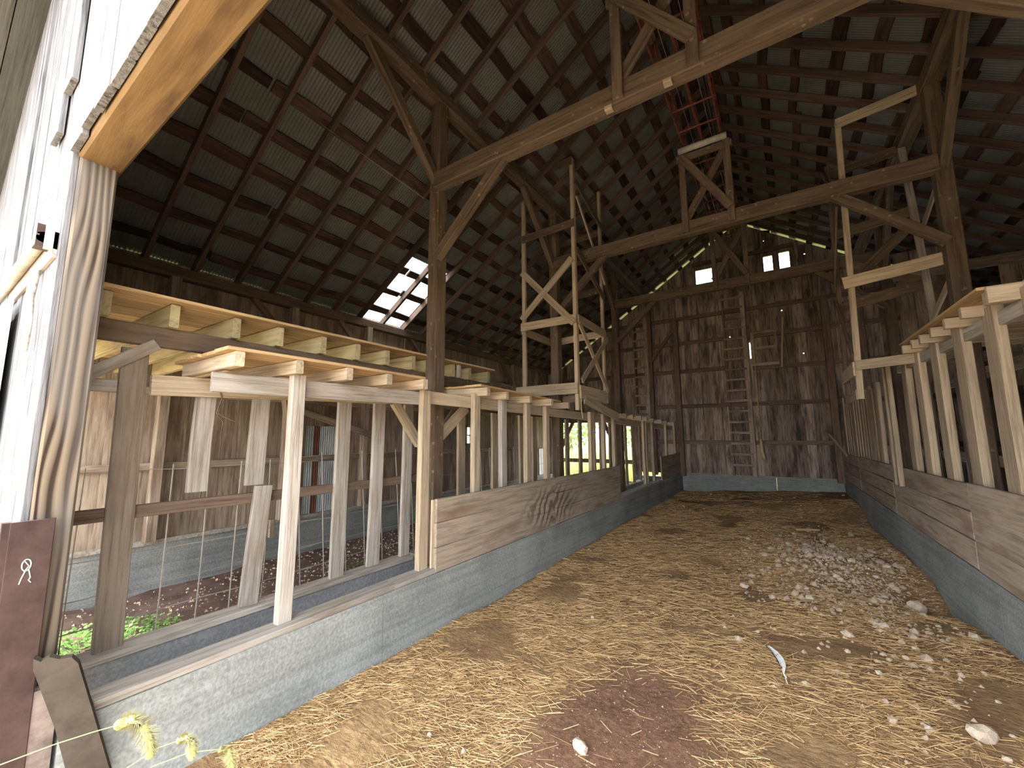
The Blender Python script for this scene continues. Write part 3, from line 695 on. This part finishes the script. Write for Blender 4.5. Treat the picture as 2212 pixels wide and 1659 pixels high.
WINS = [(-1.66, -1.22, 5.59, 6.03), (-.09, .10, 5.61, 6.03), (.24, .45, 5.585, 6.05)]
DOORS = [(-5.80, -4.12, -.1, 2.0), (-3.92, -3.55, -.1, 1.86)]
def back_wall():
    t = thing('wall_back', 'dark far gable wall of vertical boards on a concrete base, dotted with pinholes of light', None, (RX, BACK, 0), kind='structure')
    for a, b, zz in ((WL, -5.80, .5), (-4.12, -3.92, .5), (-3.55, -2.36, .5), (-2.36, -.2, .60), (-.2, 1.15, .60), (1.15, WR, .6)):
        m = MB(); m.box(a, b - .004, BACK - .03, BACK + .15, -.3, zz); m.build('concrete_base', 'concrete', t)
    m = MB(); m.box(-2.32, 1.1, BACK - .045, BACK + .1, .60, .63); m.build('sill', 'rackgrey', t)
    x = WL + .02; BRK = sorted([q for W_ in WINS + DOORS for q in W_[:2]] + [RX])
    holes = [(-1.9, 4.3), (-1.55, 3.9), (-1.3, 4.45), (-.3, 5.2), (-.95, 4.1), (.2, 4.6), (.62, 4.9), (.55, 3.5), (-.525, 3.69), (-.12, 2.9), (.78, 2.2), (-.4, 6.2), (-.05, 6.45), (.75, 5.9), (-2.05, 2.7), (-1.28, 4.95), (.3, 2.45)]
    while x < WR - .02:
        wd = min(random.uniform(.15, .24), WR - .02 - x)
        for bp_ in BRK:
            if x + .001 < bp_ < x + wd + .03: wd = bp_ - x
        x1 = x + wd; xc = (x + x1) / 2
        segs = [(.60 if x > -3.4 else .5, 99)]
        for (a, b, c, d) in WINS + DOORS:
            if x1 > a + .002 and x < b - .002:
                ns = []
                for (p, q) in segs:
                    if c > p: ns.append((p, min(q, c)))
                    if d < q: ns.append((max(p, d), q))
                segs = ns
        for hx, hz in holes:
            if x + .02 < hx < x1 - .02:
                for i, (p, q) in enumerate(segs):
                    if p + .1 < hz < q - .1 and q > 90:
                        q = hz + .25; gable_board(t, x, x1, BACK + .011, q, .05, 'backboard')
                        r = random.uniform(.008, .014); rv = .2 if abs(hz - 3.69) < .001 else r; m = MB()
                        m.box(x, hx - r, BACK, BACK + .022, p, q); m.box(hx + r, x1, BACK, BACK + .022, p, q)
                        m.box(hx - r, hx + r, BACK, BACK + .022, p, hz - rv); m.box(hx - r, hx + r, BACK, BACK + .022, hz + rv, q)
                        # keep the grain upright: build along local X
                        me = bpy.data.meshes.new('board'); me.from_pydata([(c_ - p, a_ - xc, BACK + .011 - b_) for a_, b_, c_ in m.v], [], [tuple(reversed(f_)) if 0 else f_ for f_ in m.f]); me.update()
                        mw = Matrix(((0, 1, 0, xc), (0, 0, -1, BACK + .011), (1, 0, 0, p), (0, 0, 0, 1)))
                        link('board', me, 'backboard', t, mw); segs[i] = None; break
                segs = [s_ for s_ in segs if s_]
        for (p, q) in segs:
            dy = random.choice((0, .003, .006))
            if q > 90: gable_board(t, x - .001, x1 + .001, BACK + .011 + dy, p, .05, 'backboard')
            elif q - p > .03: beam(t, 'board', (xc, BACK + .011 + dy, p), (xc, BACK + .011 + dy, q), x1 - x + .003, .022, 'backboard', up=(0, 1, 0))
        x += wd
    for z, a, b in ((1.42, -3.3, WR), (2.36, -3.3, WR), (3.30, WL, -1.12), (3.24, -.5, WR), (4.08, WL, -1.12), (4.05, -.5, WR), (4.75, WL + 1, WR - 1), (6.2, -1.9, .7)):
        if abs(z - 6.2) < .01: a, b = -1.75, .55
        beam(t, 'girt', (a, BACK - .03, z), (b, BACK - .03, z + random.uniform(-.02, .02)), .055, .10, 'girt')
    for x, z1 in ((-2.95, 5.3), (-2.25, 4.7), (1.0, 4.7), (1.6, 5.3), (-4.02, 3.3), (-5.84, 3.3)): post(t, 'wall_post', x, BACK - .11, .55, z1, .14, .12, 'girt')
    beam(t, 'brace', (-2.95, BACK - .11, 3.6), (-2.2, BACK - .11, 4.6), .07, .08, 'girt')
    beam(t, 'brace', (-5.76, BACK - .06, 1.25), (-5.35, BACK - .06, 2.05), .05, .1, 'girt'); beam(t, 'brace', (-4.16, BACK - .06, 1.5), (-4.4, BACK - .06, 2.05), .05, .1, 'girt')
    beam(t, 'lintel', (-5.85, BACK - .06, 2.06), (-3.35, BACK - .06, 2.06), .07, .14, 'girt')
    # boarded hatch
    for p0, p1 in (((-.46, 3.3), (-.46, 4.15)), ((.02, 3.3), (.02, 4.15)), ((-.5, 3.32), (.06, 3.32)), ((-.5, 4.12), (.06, 4.12)), ((-.46, 3.72), (.02, 3.72))):
        beam(t, 'hatch_rail', (p0[0], BACK - .07, p0[1]), (p1[0], BACK - .07, p1[1]), .03, .07, 'backboard')
    beam(t, 'loose_stick', (.10, BACK - .12, 3.2), (.20, BACK - .12, 4.4), .035, .04, 'rack')
    return t
back_wall()
for i, (a, b, c, d) in enumerate(WINS):
    lab = ('bright wide glassless window opening high in the gable', 'bright narrow gable window with a broken bluish lower pane', 'bright narrow gable window nearest the roof edge dashes')[i]
    wn = thing('window_%d' % (i + 2), lab, None, ((a + b) / 2, BACK, c), kind='structure')
    for q in ((a - .03, a, c, d), (b, b + .03, c, d), (a - .03, b + .03, c - .03, c), (a - .03, b + .03, d, d + .03)):
        m = MB(); m.box(q[0], q[1], BACK - .03, BACK + .03, q[2], q[3]); m.build('frame', 'girt', wn)
    if i == 0: m = MB(); m.box(b - .07, b, BACK, BACK + .01, c + .12, c + .17); m.build('broken_board', 'backboard', wn)
    if i == 1: m = MB(); m.box(a + .03, b - .02, BACK, BACK + .006, c + .02, c + .14); m.build('pane', 'glass', wn)

def right_wall():
    t = thing('wall_right', 'outer board wall in the dark beyond the wide slatted rack', None, (WR, 6, 0), kind='structure')
    y = FRONT
    while y < BACK - .02:
        wd = random.uniform(.22, .28); post(t, 'board', WR + .015, y + wd / 2, -.1, 3.62, .022, wd - .001, 'board'); y += wd
    beam(t, 'wall_plate', (WR - .07, FRONT, 3.52), (WR - .07, BACK, 3.52), .12, .13, 'girt')
    return t
right_wall()
pt = thing('partition', 'shadowed plank partition with an empty opening behind the hanging hay chute', 'partition', (2.6, 8.9, 2.3))
for x in (1.85, 2.05, 2.25, 3.0, 3.2, 3.4, 3.6, 3.8): post(pt, 'board', x, 8.95, 2.3, 4.6 - .5 * max(0, x - 2.4), .19, .025, 'board')
beam(pt, 'rail', (1.7, 8.9, 4.2), (3.9, 8.9, 4.2), .05, .16, 'board'); beam(pt, 'rail', (1.7, 8.9, 2.75), (3.9, 8.9, 2.75), .05, .16, 'board')

# ------------------------------------------------------------------ front wall with the door opening
DJ, DR, DH = -2.6, 1.5, 2.885
def front_wall():
    t = thing('wall_front', 'sunlit front wall of weathered grey boards with heavy door jamb and header', None, (DJ, FRONT, 0), kind='structure')
    post(t, 'door_jamb', DJ - .07, .41, .60, DH + .0, .14, .13, 'jamb')
    post(t, 'door_jamb', DR + .07, .395, .3, DH, .14, .13, 'jamb')
    beam(t, 'door_header', (DJ - .2, .415, DH + .115), (DR + .2, .415, DH + .115), .15, .23, 'header')
    x = DJ - .012
    while x > -3.95:
        wd = random.uniform(.14, .2); z1 = roof(x - wd / 2) - .12
        beam(t, 'board', (x - wd / 2, .333, .35), (x - wd / 2, .333, z1), wd - .006, .024, 'outboard', up=(0, 1, 0), rough=1.5); x -= wd
    # boards above and beyond the openings
    x = WL
    while x < -3.95:
        wd = min(.21, -3.95 - x); beam(t, 'board', (x + wd / 2, .315, 2.35), (x + wd / 2, .315, roof(x + wd / 2) - .12), wd - .004, .024, 'outboard', up=(0, 1, 0)); x += wd
    x = DJ - .01
    while x < DR:
        wd = min(.205, DR - x); xc = x + wd / 2
        beam(t, 'board', (xc, .322, DH + .01 + random.uniform(0, .03)), (xc, .322, roof(xc) - .12), wd - .004, .024, 'outboard', up=(0, 1, 0)); x += wd
    while x < WR:
        wd = min(.21, WR - x); xc = x + wd / 2
        beam(t, 'board', (xc, .315, -.1), (xc, .315, roof(xc) - .12), wd - .002, .024, 'outboard', up=(0, 1, 0)); x += wd
    for z in (2.32, 3.6): beam(t, 'girt', (WL, .38, z), (DJ - .14, .38, z), .08, .12, 'girt')
    m = MB(); m.box(DJ - .16, DJ + .05, .35, .485, -.3, .60); m.build('footing_block', 'block', t)
    beam(t, 'loose_board', (DJ - .36, .305, 3.1), (DJ - .36, .305, 4.9), .17, .024, 'outboard', up=(0, 1, 0)); beam(t, 'loose_board', (DJ - .17, .305, 3.3), (DJ - .17, .305, 5.0), .17, .024, 'outboard', up=(0, 1, 0))
    return t
front_wall()
sf = thing('trim_1', 'shadowed grey soffit boards under the front roof overhang', None, (-3, 0, 4), kind='structure')
for k in range(3):
    y_ = -.06 + .15 * k
    for sd_ in (-1, 1):
        beam(sf, 'soffit_board', (RX + sd_ * .05, y_, RZ - K * .05 - .17), (RX + sd_ * 5.45, y_, RZ - K * 5.45 - .17), .145, .02, 'soffit', up=(sd_ * SINA, 0, COSA))
tr = thing('door_track', 'steel sliding door track bolted across the grey boards, open at its end', 'door track', (-3.4, .22, 2.4))
tube_part(tr, 'rail', [(-5.0, .285, 2.50), (-2.72, .285, 2.50)], .026, 'track', 8)
beam(tr, 'backing_board', (-5.0, .314, 2.46), (-2.66, .314, 2.46), .014, .12, 'rackgrey')
m = MB(); m.box(-2.80, -2.72, .262, .312, 2.46, 2.56); m.build('end_bracket', 'rust', tr)
m = MB(); m.box(-2.70, -2.66, .285, .325, 2.44, 2.66); m.build('end_stop', 'bark', tr)
dr = thing('door_1', 'edge of the pale blue sliding door hanging below its track', None, (-4.0, .2, 0.1), kind='structure')
m = MB(); m.box(-4.4, -3.5, .27, .295, .2, 2.36); m.build('door_leaf', 'white', dr)
st = MB(); st.tube([(-2.93, .298, 2.40), (-2.95, .294, 2.26), (-2.90, .296, 2.14), (-2.88, .292, 2.0)], .017, 7, .013)
tag(st.build('branch_stick', 'bark', None, True), 'short barky stick hanging on the grey boards below the track', 'stick')

# ------------------------------------------------------------------ door side clutter
pl = thing('steel_plate', 'rusty steel plate with a chalk scrawl standing against the door jamb', 'steel plate', (-2.5, .36, .2))
beam(pl, 'plate', (-2.555, .36, .1), (-2.555, .35, 1.27), .12, .02, 'rust', up=(1, 0, 0))
beam(pl, 'flange', (-2.57, .29, .1), (-2.57, .282, 1.27), .025, .04, 'rust', up=(1, 0, 0))
cp = []
for k in range(26):
    a = k / 25 * 2 * math.pi * 1.15
    cp.append((-2.543, .347 + .012 * math.cos(a + 1.2), 1.10 + .022 * math.sin(a + 1.2)))
m = MB(); m.tube(cp, .0022, 4); m.tube([(-2.543, 0.3470, 1.08), (-2.543, 0.3380, 1.05), (-2.543, 0.3340, 1.03)], .002, 4); m.tube([(-2.543, 0.3540, 1.085), (-2.543, 0.3620, 1.05), (-2.543, 0.3580, 1.04), (-2.543, 0.3650, 1.03)], .002, 4); m.tube([(-2.543, 0.3420, 1.115), (-2.543, 0.3540, 1.095), (-2.543, 0.3430, 1.075)], .002, 4)
m.build('chalk_mark', 'chalk', pl)
# broken board leaning at the curb end
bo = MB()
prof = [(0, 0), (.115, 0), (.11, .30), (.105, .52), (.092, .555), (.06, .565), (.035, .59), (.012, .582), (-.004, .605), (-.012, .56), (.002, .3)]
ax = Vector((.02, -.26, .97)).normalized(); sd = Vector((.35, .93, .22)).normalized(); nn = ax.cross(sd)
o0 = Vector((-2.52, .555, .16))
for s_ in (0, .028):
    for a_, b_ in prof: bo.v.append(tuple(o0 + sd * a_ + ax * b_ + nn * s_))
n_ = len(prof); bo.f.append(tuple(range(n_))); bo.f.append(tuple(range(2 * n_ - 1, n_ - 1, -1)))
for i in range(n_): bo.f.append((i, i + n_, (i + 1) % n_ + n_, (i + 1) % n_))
tag(bo.build('broken_board', 'shadedboard'), 'short broken board leaning on the end of the concrete curb', 'board')

# ------------------------------------------------------------------ wire panels behind the rear slats
def panel(name, label, y0, y1, x, lean, z1):
    m = MB(); y = y0
    while y <= y1:
        b = random.uniform(-.012, .012); m.tube([(x, y, .0), (x + b, y + lean * .5 + random.uniform(-.01, .01), .75), (x - .01, y + lean, z1 + .03)], .0040, 4); y += .2
    for z in (.08, .18, .28, .40, .55, .72, .92, 1.15, z1):
        m.tube([(x + random.uniform(-.01, .01), lerp(y0 - .1, y1 + .1, k / 8), z + random.uniform(-.008, .008)) for k in range(9)], .0032, 4)
    o = m.build(name, 'wire'); tag(o, label, 'wire panel', 'welded wire panels along the aisle'); return o
panel('wire_panel', 'welded wire stock panel behind the nearest rear slats and leaning slat', .60, 1.9, XR - .08, .02, 1.40)
panel('wire_panel', 'tilted welded wire stock panel in front of the corrugated metal patch', 1.95, 3.7, XR - .1, -.10, 1.44)
panel('wire_panel', 'welded wire stock panel in front of the far sunny doorway', 3.9, 10.9, XR - .1, -.05, 1.42)
gt = thing('gate', 'dark board gate rail crossing the bright far doorway', 'gate', (-5, BACK + .1, .8))
for z in (.25, .85): beam(gt, 'rail', (-5.85, BACK + .12, z), (-3.3, BACK + .12, z), .03, .12, 'girt')

# ------------------------------------------------------------------ ladders on the far wall
def ladder(x0, x1, z0, z1, lab):
    t = thing('ladder', lab, 'ladder', ((x0 + x1) / 2, BACK - .12, z0), group='fixed ladders on the far wall')
    post(t, 'stile', x0, BACK - .11, z0, z1, .045, .07, 'girt'); post(t, 'stile', x1, BACK - .13, z0, z1, .11, .10, 'board')
    z = z0 + .25
    while z < z1: beam(t, 'rung', (x0 - .02, BACK - .17, z), (x1, BACK - .17, z), .025, .055, 'board'); z += .262
ladder(-1.06, -.62, .62, 5.2, 'tall fixed wooden ladder in the middle of the far gable wall')
ladder(-3.36, -3.04, .62, 4.9, 'dim fixed wooden ladder near the far doorway, beside the pale slatted rack end')
rp = MB(); rp.tube([(-.43, BACK - .1, 4.9), (-.44, BACK - .1, 3.0), (-.45, BACK - .1, 1.5)], .012, 5); rp.tube([(-.45, BACK - .1, 1.5), (-.44, BACK - .09, 1.2), (-.41, BACK - .08, 1.02)], .03, 6, .045)
tag(rp.build('hay_rope', 'rope', None, True), 'hanging rope with a frayed yellow tail beside the tall ladder', 'rope')
tw = MB(); tw.tube([(-2.34, 5.31, 2.3), (-2.335, 5.31, 1.95), (-2.32, 5.31, 1.84)], .006, 5)
tag(tw.build('baling_twine', 'rope'), 'baling twine dangling from the corner post of the tall hay chute', 'twine')
wr = MB(); wr.tube([(-3.9, 2.2, 4.94), (-3.6, 2.5, 4.66), (-3.13, 2.98, 4.22)], .005, 5)
tag(wr.build('cobwebbed_wire', 'wire'), 'thin cobwebbed wire sloping from the roof down to the nearest post', 'wire')

# ------------------------------------------------------------------ straw, gravel, stones
def scatter_straw():
    v, f = [], []; cnt = 0
    while cnt < 42000:
        y = 1.1 + (random.random() ** 1.7) * 10.3; x = random.uniform(lx(y) + .02, rx(y) - .02)
        if random.random() < bare(x, y) * .97: continue
        if noise.noise(Vector((x * 1.7, y * 1.7, 5))) < -.28 + random.random() * .2 - .1: continue
        L = random.uniform(.03, .13) * (1.5 if random.random() < .08 else 1); a = random.gauss(.25, .75); r = random.uniform(.0008, .0016) * (1 + y * .05)
        d = Vector((math.cos(a), math.sin(a), 0)); s = Vector((-d.y, d.x, 0)); z0 = floor_z(x, y) + random.uniform(.002, .012); tz = random.gauss(0, .05) * L
        p0 = Vector((x, y, z0)) - d * L / 2; p1 = p0 + d * L; p1.z = floor_z(p1.x, p1.y) + random.uniform(.002, .012) + abs(tz)
        if p1.x < lx(p1.y) + .01 or p1.x > rx(p1.y) - .01 or p0.x < lx(p0.y) + .01: continue
        b = len(v)
        for p in (p0, p1): v += [tuple(p + s * r), tuple(p - s * r), tuple(p + Vector((0, 0, r * 1.3)))]
        f += [(b, b + 3, b + 5, b + 2), (b + 1, b + 2, b + 5, b + 4), (b, b + 1, b + 4, b + 3)]; cnt += 1
    tag(mesh_obj('straw_litter', v, f, 'straw'), 'loose straw and hay stems scattered over the dirt floor', 'straw', kind='stuff')
scatter_straw()
def stone_mesh(seed, sub=2):
    bm = bmesh.new(); bmesh.ops.create_icosphere(bm, subdivisions=sub, radius=1); rnd = random.Random(seed)
    o = Vector((rnd.random() * 50, rnd.random() * 50, rnd.random() * 50)); sx, sy, sz = rnd.uniform(.85, 1.15), rnd.uniform(.75, 1.0), rnd.uniform(.6, .85)
    for q in bm.verts:
        k = 1 + .35 * noise.noise(q.co * 1.3 + o) + .12 * noise.noise(q.co * 3.1 + o); q.co = Vector((q.co.x * k * sx, q.co.y * k * sy, q.co.z * k * sz))
    me = bpy.data.meshes.new('stone'); bm.to_mesh(me); bm.free(); return me
SM = [stone_mesh(k, 1) for k in range(7)]; BIG = [stone_mesh(20 + k, 2) for k in range(4)]
for k, me in enumerate(SM): me.materials.append(M['stone' if k % 3 else 'stonepale'])
for me in BIG: me.materials.append(M['stonepale'])
def stone(x, y, r, label, group=None, big=False, pal=None):
    me = random.choice(BIG if big else SM); o = bpy.data.objects.new('stone', me); COL.objects.link(o)
    o.location = (x, y, floor_z(x, y) + r * (.42 if big else .25)); o.scale = (r, r, r); o.rotation_euler = (random.uniform(-.3, .3), random.uniform(-.3, .3), random.uniform(0, 6.28))
    tag(o, label, 'stone', group); return o
stone(.93, 5.52, .085, 'largest pale stone, at the edge of the dug hole by the curb', None, True)
stone(-.97, 2.08, .040, 'pale crumbly stone on the bare dark soil nearest the camera', None, True)
stone(.74, 3.22, .055, 'broad pale stone in the near corner below the wide slatted rack', None, True)
for k in range(190):
    x, y = random.gauss(.40, .48), random.gauss(5.95, .95)
    if x > rx(y) - .08 or x < -.55 or abs(x - 1.0) + abs(y - 5.6) < .3: continue
    r_ = random.uniform(.018, .05)
    where = 'on the left flank of the rubble heap' if x < .1 else 'at the curb side of the rubble heap' if x > .75 else 'at the near foot of the rubble heap' if y < 5.3 else 'at the far foot of the rubble heap' if y > 6.7 else 'on top of the rubble heap'
    size = 'larger' if r_ > .038 else 'fist sized' if r_ > .028 else 'small'
    stone(x, y, r_, size + ' brown lump ' + where, size + ' lumps ' + where)
for k in range(50):
    y = random.uniform(2.6, 4.6); x = random.uniform(.1, rx(y) - .08)
    stone(x, y, random.uniform(.010, .028), 'small pale stone on the straw right of the white feather', 'small stones near the wide slatted rack')
for k in range(30):
    y = random.uniform(1.6, 8); x = random.uniform(lx(y) + .08, -.2)
    stone(x, y, random.uniform(.008, .02), 'small stone on the straw left of the rubble heap', 'small stones across the open floor')
for k in range(26):
    y = random.uniform(8.6, 11.3); x = random.uniform(lx(y) + .08, rx(y) - .08)
    stone(x, y, random.uniform(.015, .035), 'small stone on the bare soil before the far wall', 'small stones at the far end')
def gravel():
    v, f = [], []
    def bit(x, y, z, r):
        b = len(v); a0 = random.uniform(0, 6.28)
        for k in range(4): v.append((x + r * math.cos(a0 + k * 1.57) * random.uniform(.7, 1.2), y + r * math.sin(a0 + k * 1.57) * random.uniform(.7, 1.2), z))
        v.append((x, y, z + r * random.uniform(.6, 1.0)))
        for k in range(4): f.append((b + k, b + (k + 1) % 4, b + 4))
    for k in range(6000):
        if k < 3600: x, y = random.gauss(.4, .45), random.gauss(6.1, .95); r = random.uniform(.006, .024)
        elif k < 5000: y = random.uniform(1.6, 3.2); x = random.gauss(-.75, .45); r = random.uniform(.0015, .005)
        else: y = random.uniform(1.5, 11.3); x = random.uniform(lx(y) + .05, rx(y) - .05); r = random.uniform(.003, .010)
        if x < lx(y) + .04 or x > rx(y) - .04 or y > 11.4: continue
        bit(x, y, floor_z(x, y) - .001, r)
    tag(mesh_obj('gravel_crumbs', v, f, 'stone'), 'fine crumbs and grit strewn on the dirt floor', 'gravel', kind='stuff')
    v2 = v; v, f = [], []
    return
gravel()
m = MB()
for k in range(2600):
    x, y = random.uniform(WL + .1, -3.35), random.uniform(.5, 6); z = -.05 + .06 * noise.noise(Vector((x * 2, y * 2, 0))) + .02 * noise.noise(Vector((x * 9, y * 9, 0))); r = random.uniform(.006, .022)
    b = len(m.v); a0 = random.uniform(0, 6)
    for q in range(3): m.v.append((x + r * math.cos(a0 + q * 2.1), y + r * math.sin(a0 + q * 2.1), z - .003))
    m.v.append((x, y, z + r * random.uniform(.5, 1))); m.f += [(b, b + 1, b + 3), (b + 1, b + 2, b + 3), (b + 2, b, b + 3)]
tag(m.build('wood_chips', 'stone'), 'pale wood chips and crumbs on the dark aisle soil', 'wood chips', kind='stuff')

# feather, wood scrap
fe = thing('feather', 'white feather with a dark edge lying on the straw', 'feather', (-.17, 3.5, floor_z(-.17, 3.5) + .012))
fa, fb = Vector((-.21, 3.72, 0)), Vector((-.10, 3.30, 0))
vv, ff = [], []
for half, (s0, s1, nm, mt) in enumerate(((0, .034, 'white_vane', 'white'), (-.014, 0, 'dark_vane', 'featherdark'))):
    vv, ff = [], []
    for k in range(11):
        t_ = k / 10; p = fa.lerp(fb, t_); p.x += .02 * math.sin(t_ * math.pi); w_ = math.sin(min(1, t_ * 1.15 + .05) * math.pi) ** .6 if t_ < .95 else .25
        sdv = Vector((.97, .25, 0)); z = floor_z(p.x, p.y) + .016
        for s_ in (s0, s1): q = p + sdv * s_ * w_; vv.append((q.x - fe.location.x, q.y - fe.location.y, z + abs(s_) * .25 - fe.location.z))
    for k in range(10): ff.append((2 * k, 2 * k + 1, 2 * k + 3, 2 * k + 2))
    mesh_obj(nm, vv, ff, mt, fe)
tube_part(fe, 'quill', [(-.21, 3.74, floor_z(-.21, 3.74) + .02), (-.135, 3.5, floor_z(-.135, 3.5) + .02), (-.09, 3.25, floor_z(-.09, 3.25) + .014)], .0022, 'white', 5)
ws = beam(None, 'wood_scrap', (.06, 7.85, floor_z(.06, 7.85) + .03), (.36, 7.98, floor_z(.36, 7.98) + .03), .035, .025, 'deck')
tag(ws, 'thin tan wood scrap lying on the floor behind the rubble heap', 'wood scrap')
stk = beam(None, 'leaning_stick', (.82, 11.05, 1.62), (1.05, 10.6, 1.17), .03, .03, 'rack'); tag(stk, 'pale stick poking up from the manger boards in the far corner', 'stick')

# ------------------------------------------------------------------ weeds in the aisle, foxtails by the door
def leafy(name, label, loc, rad, h, nleaf, group, ls=.035):
    m = MB(); 
    for k in range(nleaf):
        a = random.uniform(0, 6.28); r = rad * math.sqrt(random.random()); z = random.uniform(.01, h) * (1 - .5 * r / rad)
        c = Vector((loc[0] + r * math.cos(a), loc[1] + r * math.sin(a), loc[2] + z)); d = Vector((math.cos(a) + random.gauss(0, .5), math.sin(a) + random.gauss(0, .5), random.uniform(-.1, .5))).normalized()
        s = d.cross(Vector((0, 0, 1))).normalized(); l = ls * random.uniform(.6, 1.4); b = len(m.v)
        m.v += [tuple(c), tuple(c + d * l * .5 + s * l * .35), tuple(c + d * l), tuple(c + d * l * .5 - s * l * .35)]; m.f += [(b, b + 1, b + 2, b + 3)]
    root = thing(name, label, 'weed', loc, group)
    m.build('leaves', 'leaf', root)
    s = MB()
    for k in range(max(3, nleaf // 40)): a = random.uniform(0, 6.28); s.tube([loc, (loc[0] + rad * .4 * math.cos(a), loc[1] + rad * .4 * math.sin(a), loc[2] + h * .8)], .002, 4)
    s.build('stems', 'leaf', root)
leafy('weed_patch', 'bright green weed patch on the aisle soil just inside the door jamb', (-4.35, .95, -.06), .62, .24, 2200, 'aisle weeds', .032)
leafy('weed_patch', 'low green weeds spreading behind the wide rear slat', (-3.85, .75, -.06), .3, .14, 300, 'aisle weeds', .03)
leafy('seedling', 'single green seedling on the dark soil before the leaning slat', (-4.0, 1.55, -.04), .09, .16, 40, 'aisle weeds')
leafy('seedling', 'thin green seedling partly hidden by the leaning slat', (-4.2, 2.05, -.04), .12, .12, 40, 'aisle weeds')
leafy('seedling', 'green weeds seen between the slats near the corrugated patch', (-4.4, 3.3, -.04), .2, .15, 110, 'aisle weeds')
def foxtail(label, pts, hp, hr):
    t = thing('foxtail', label, 'grass', pts[0], 'foxtail grass by the door')
    s = MB(); s.tube(pts, .0011, 5, .0008); s.build('stem', 'stem', t, True)
    h = MB(); m_ = len(hp); hp = [Vector(p) for p in hp]
    for i in range(m_ - 1):
        for q in range(220):
            tt = random.random(); p = hp[i].lerp(hp[i + 1], tt); g = (i + tt) / (m_ - 1); R = hr * (math.sin(min(.97, .12 + g * .85) * math.pi) ** .5)
            d = Vector((random.gauss(0, 1), random.gauss(0, 1), random.gauss(0, 1))).normalized(); ax_ = (hp[i + 1] - hp[i]).normalized(); d = (d - ax_ * d.dot(ax_)).normalized(); e = (d + ax_ * .5).normalized()
            s_ = e.cross(ax_).normalized() * .0006; b = len(h.v); a_ = p + d * R * .3
            h.v += [tuple(a_ + s_), tuple(a_ - s_), tuple(a_ + e * R * 1.1)]; h.f.append((b, b + 1, b + 2))
    core = MB()
    core.tube([tuple(p) for p in hp], hr * .5, 7, hr * .3); core.build('seed_core', 'seed', t, True)
    h.build('bristles', 'seed', t)
foxtail('largest nodding foxtail seed head, nearest the broken board', [(-1.5, .03, -.05), (-1.46, .05, .6), (-1.361, .108, .945), (-1.25, .173, 1.002), (-1.161, .225, 1.04), (-1.103, .261, 1.061), (-1.063, .285, 1.074)], [(-1.063, .285, 1.074), (-1.04, .298, 1.085), (-1.023, .311, 1.072), (-1.015, .321, 1.045), (-1.016, .325, 1.016)], .017)
foxtail('small foxtail seed head between the other two', [(-1.6, .2, -.05), (-1.5, .25, .5), (-1.379, .303, .772), (-1.265, .363, .875), (-1.206, .396, .918), (-1.166, .419, .934)], [(-1.166, .419, .934), (-1.151, .428, .942), (-1.14, .437, .932), (-1.14, .44, .912), (-1.145, .44, .893)], .012)
foxtail('foxtail seed head farthest from the door jamb', [(-1.62, .25, -.05), (-1.55, .28, .45), (-1.429, .338, .726), (-1.285, .416, .838), (-1.211, .46, .87), (-1.151, .498, .877)], [(-1.151, .498, .877), (-1.136, .509, .873), (-1.131, .516, .854), (-1.13, .52, .83)], .013)
vn = MB(); vn.tube([(XR + .06, 1.16, 1.98), (XR + .065, 1.20, 1.86), (XR + .05, 1.18, 1.76), (XR + .06, 1.22, 1.70), (XR + .07, 1.21, 1.62)], .005, 5, .002); vn.tube([(XR + .05, 1.18, 1.76), (XR + .07, 1.25, 1.72), (XR + .08, 1.30, 1.70)], .003, 4, .0015)
tag(vn.build('dried_vine', 'girt'), 'dried vine dangling over the top rail above the hanging short slat', 'vine')

# ------------------------------------------------------------------ field beyond the far doorway
m = MB()
for k in range(9000):
    x, y = random.uniform(-16, -3.0), BACK + .5 + random.random() ** 1.5 * 16; hgt = random.uniform(.35, .95); a = random.uniform(0, 6.28); r = random.uniform(.01, .03) * (1 + y * .02); b = len(m.v); dx, dy = random.gauss(0, .12), random.gauss(0, .12)
    m.v += [(x + r * math.cos(a), y + r * math.sin(a), -.1), (x - r * math.cos(a), y - r * math.sin(a), -.1), (x + dx, y + dy, -.1 + hgt)]; m.f.append((b, b + 1, b + 2))
tag(m.build('field_plants', 'goldenrod'), 'tall yellow green field plants beyond the far doorway', 'plants', kind='stuff')
for i, (x, y, s) in enumerate(((-19, 40, 3.2), (-25, 43, 3.8), (-13.5, 44, 3.0), (-33, 36, 3.4), (-8, 42, 2.8))):
    t = thing('tree', ('round green tree beyond the field, seen above the gate rail', 'wider green tree beyond the field', 'small green tree at the field edge', 'far green tree mostly hidden by the slats', 'low green tree behind the second doorway gap')[i], 'tree', (x, y, -.1), 'trees beyond the field')
    post(t, 'trunk', x, y, -.1, s * .5, .3, .3, 'girt')
    q = MB()
    for k in range(1400):
        d = Vector((random.gauss(0, 1), random.gauss(0, 1), random.gauss(0, 1))).normalized() * s * (.55 + .45 * random.random()); c = Vector((x, y, s * .95)) + Vector((d.x, d.y, d.z * .85)); l = random.uniform(.2, .45); u1 = Vector((random.gauss(0, 1), random.gauss(0, 1), random.gauss(0, 1))).normalized(); u2 = u1.orthogonal().normalized(); b = len(q.v)
        q.v += [tuple(c), tuple(c + u1 * l * .5 + u2 * l * .4), tuple(c + u1 * l), tuple(c + u1 * l * .5 - u2 * l * .4)]; q.f.append((b, b + 1, b + 2, b + 3))
    q.build('crown', 'tree', t)
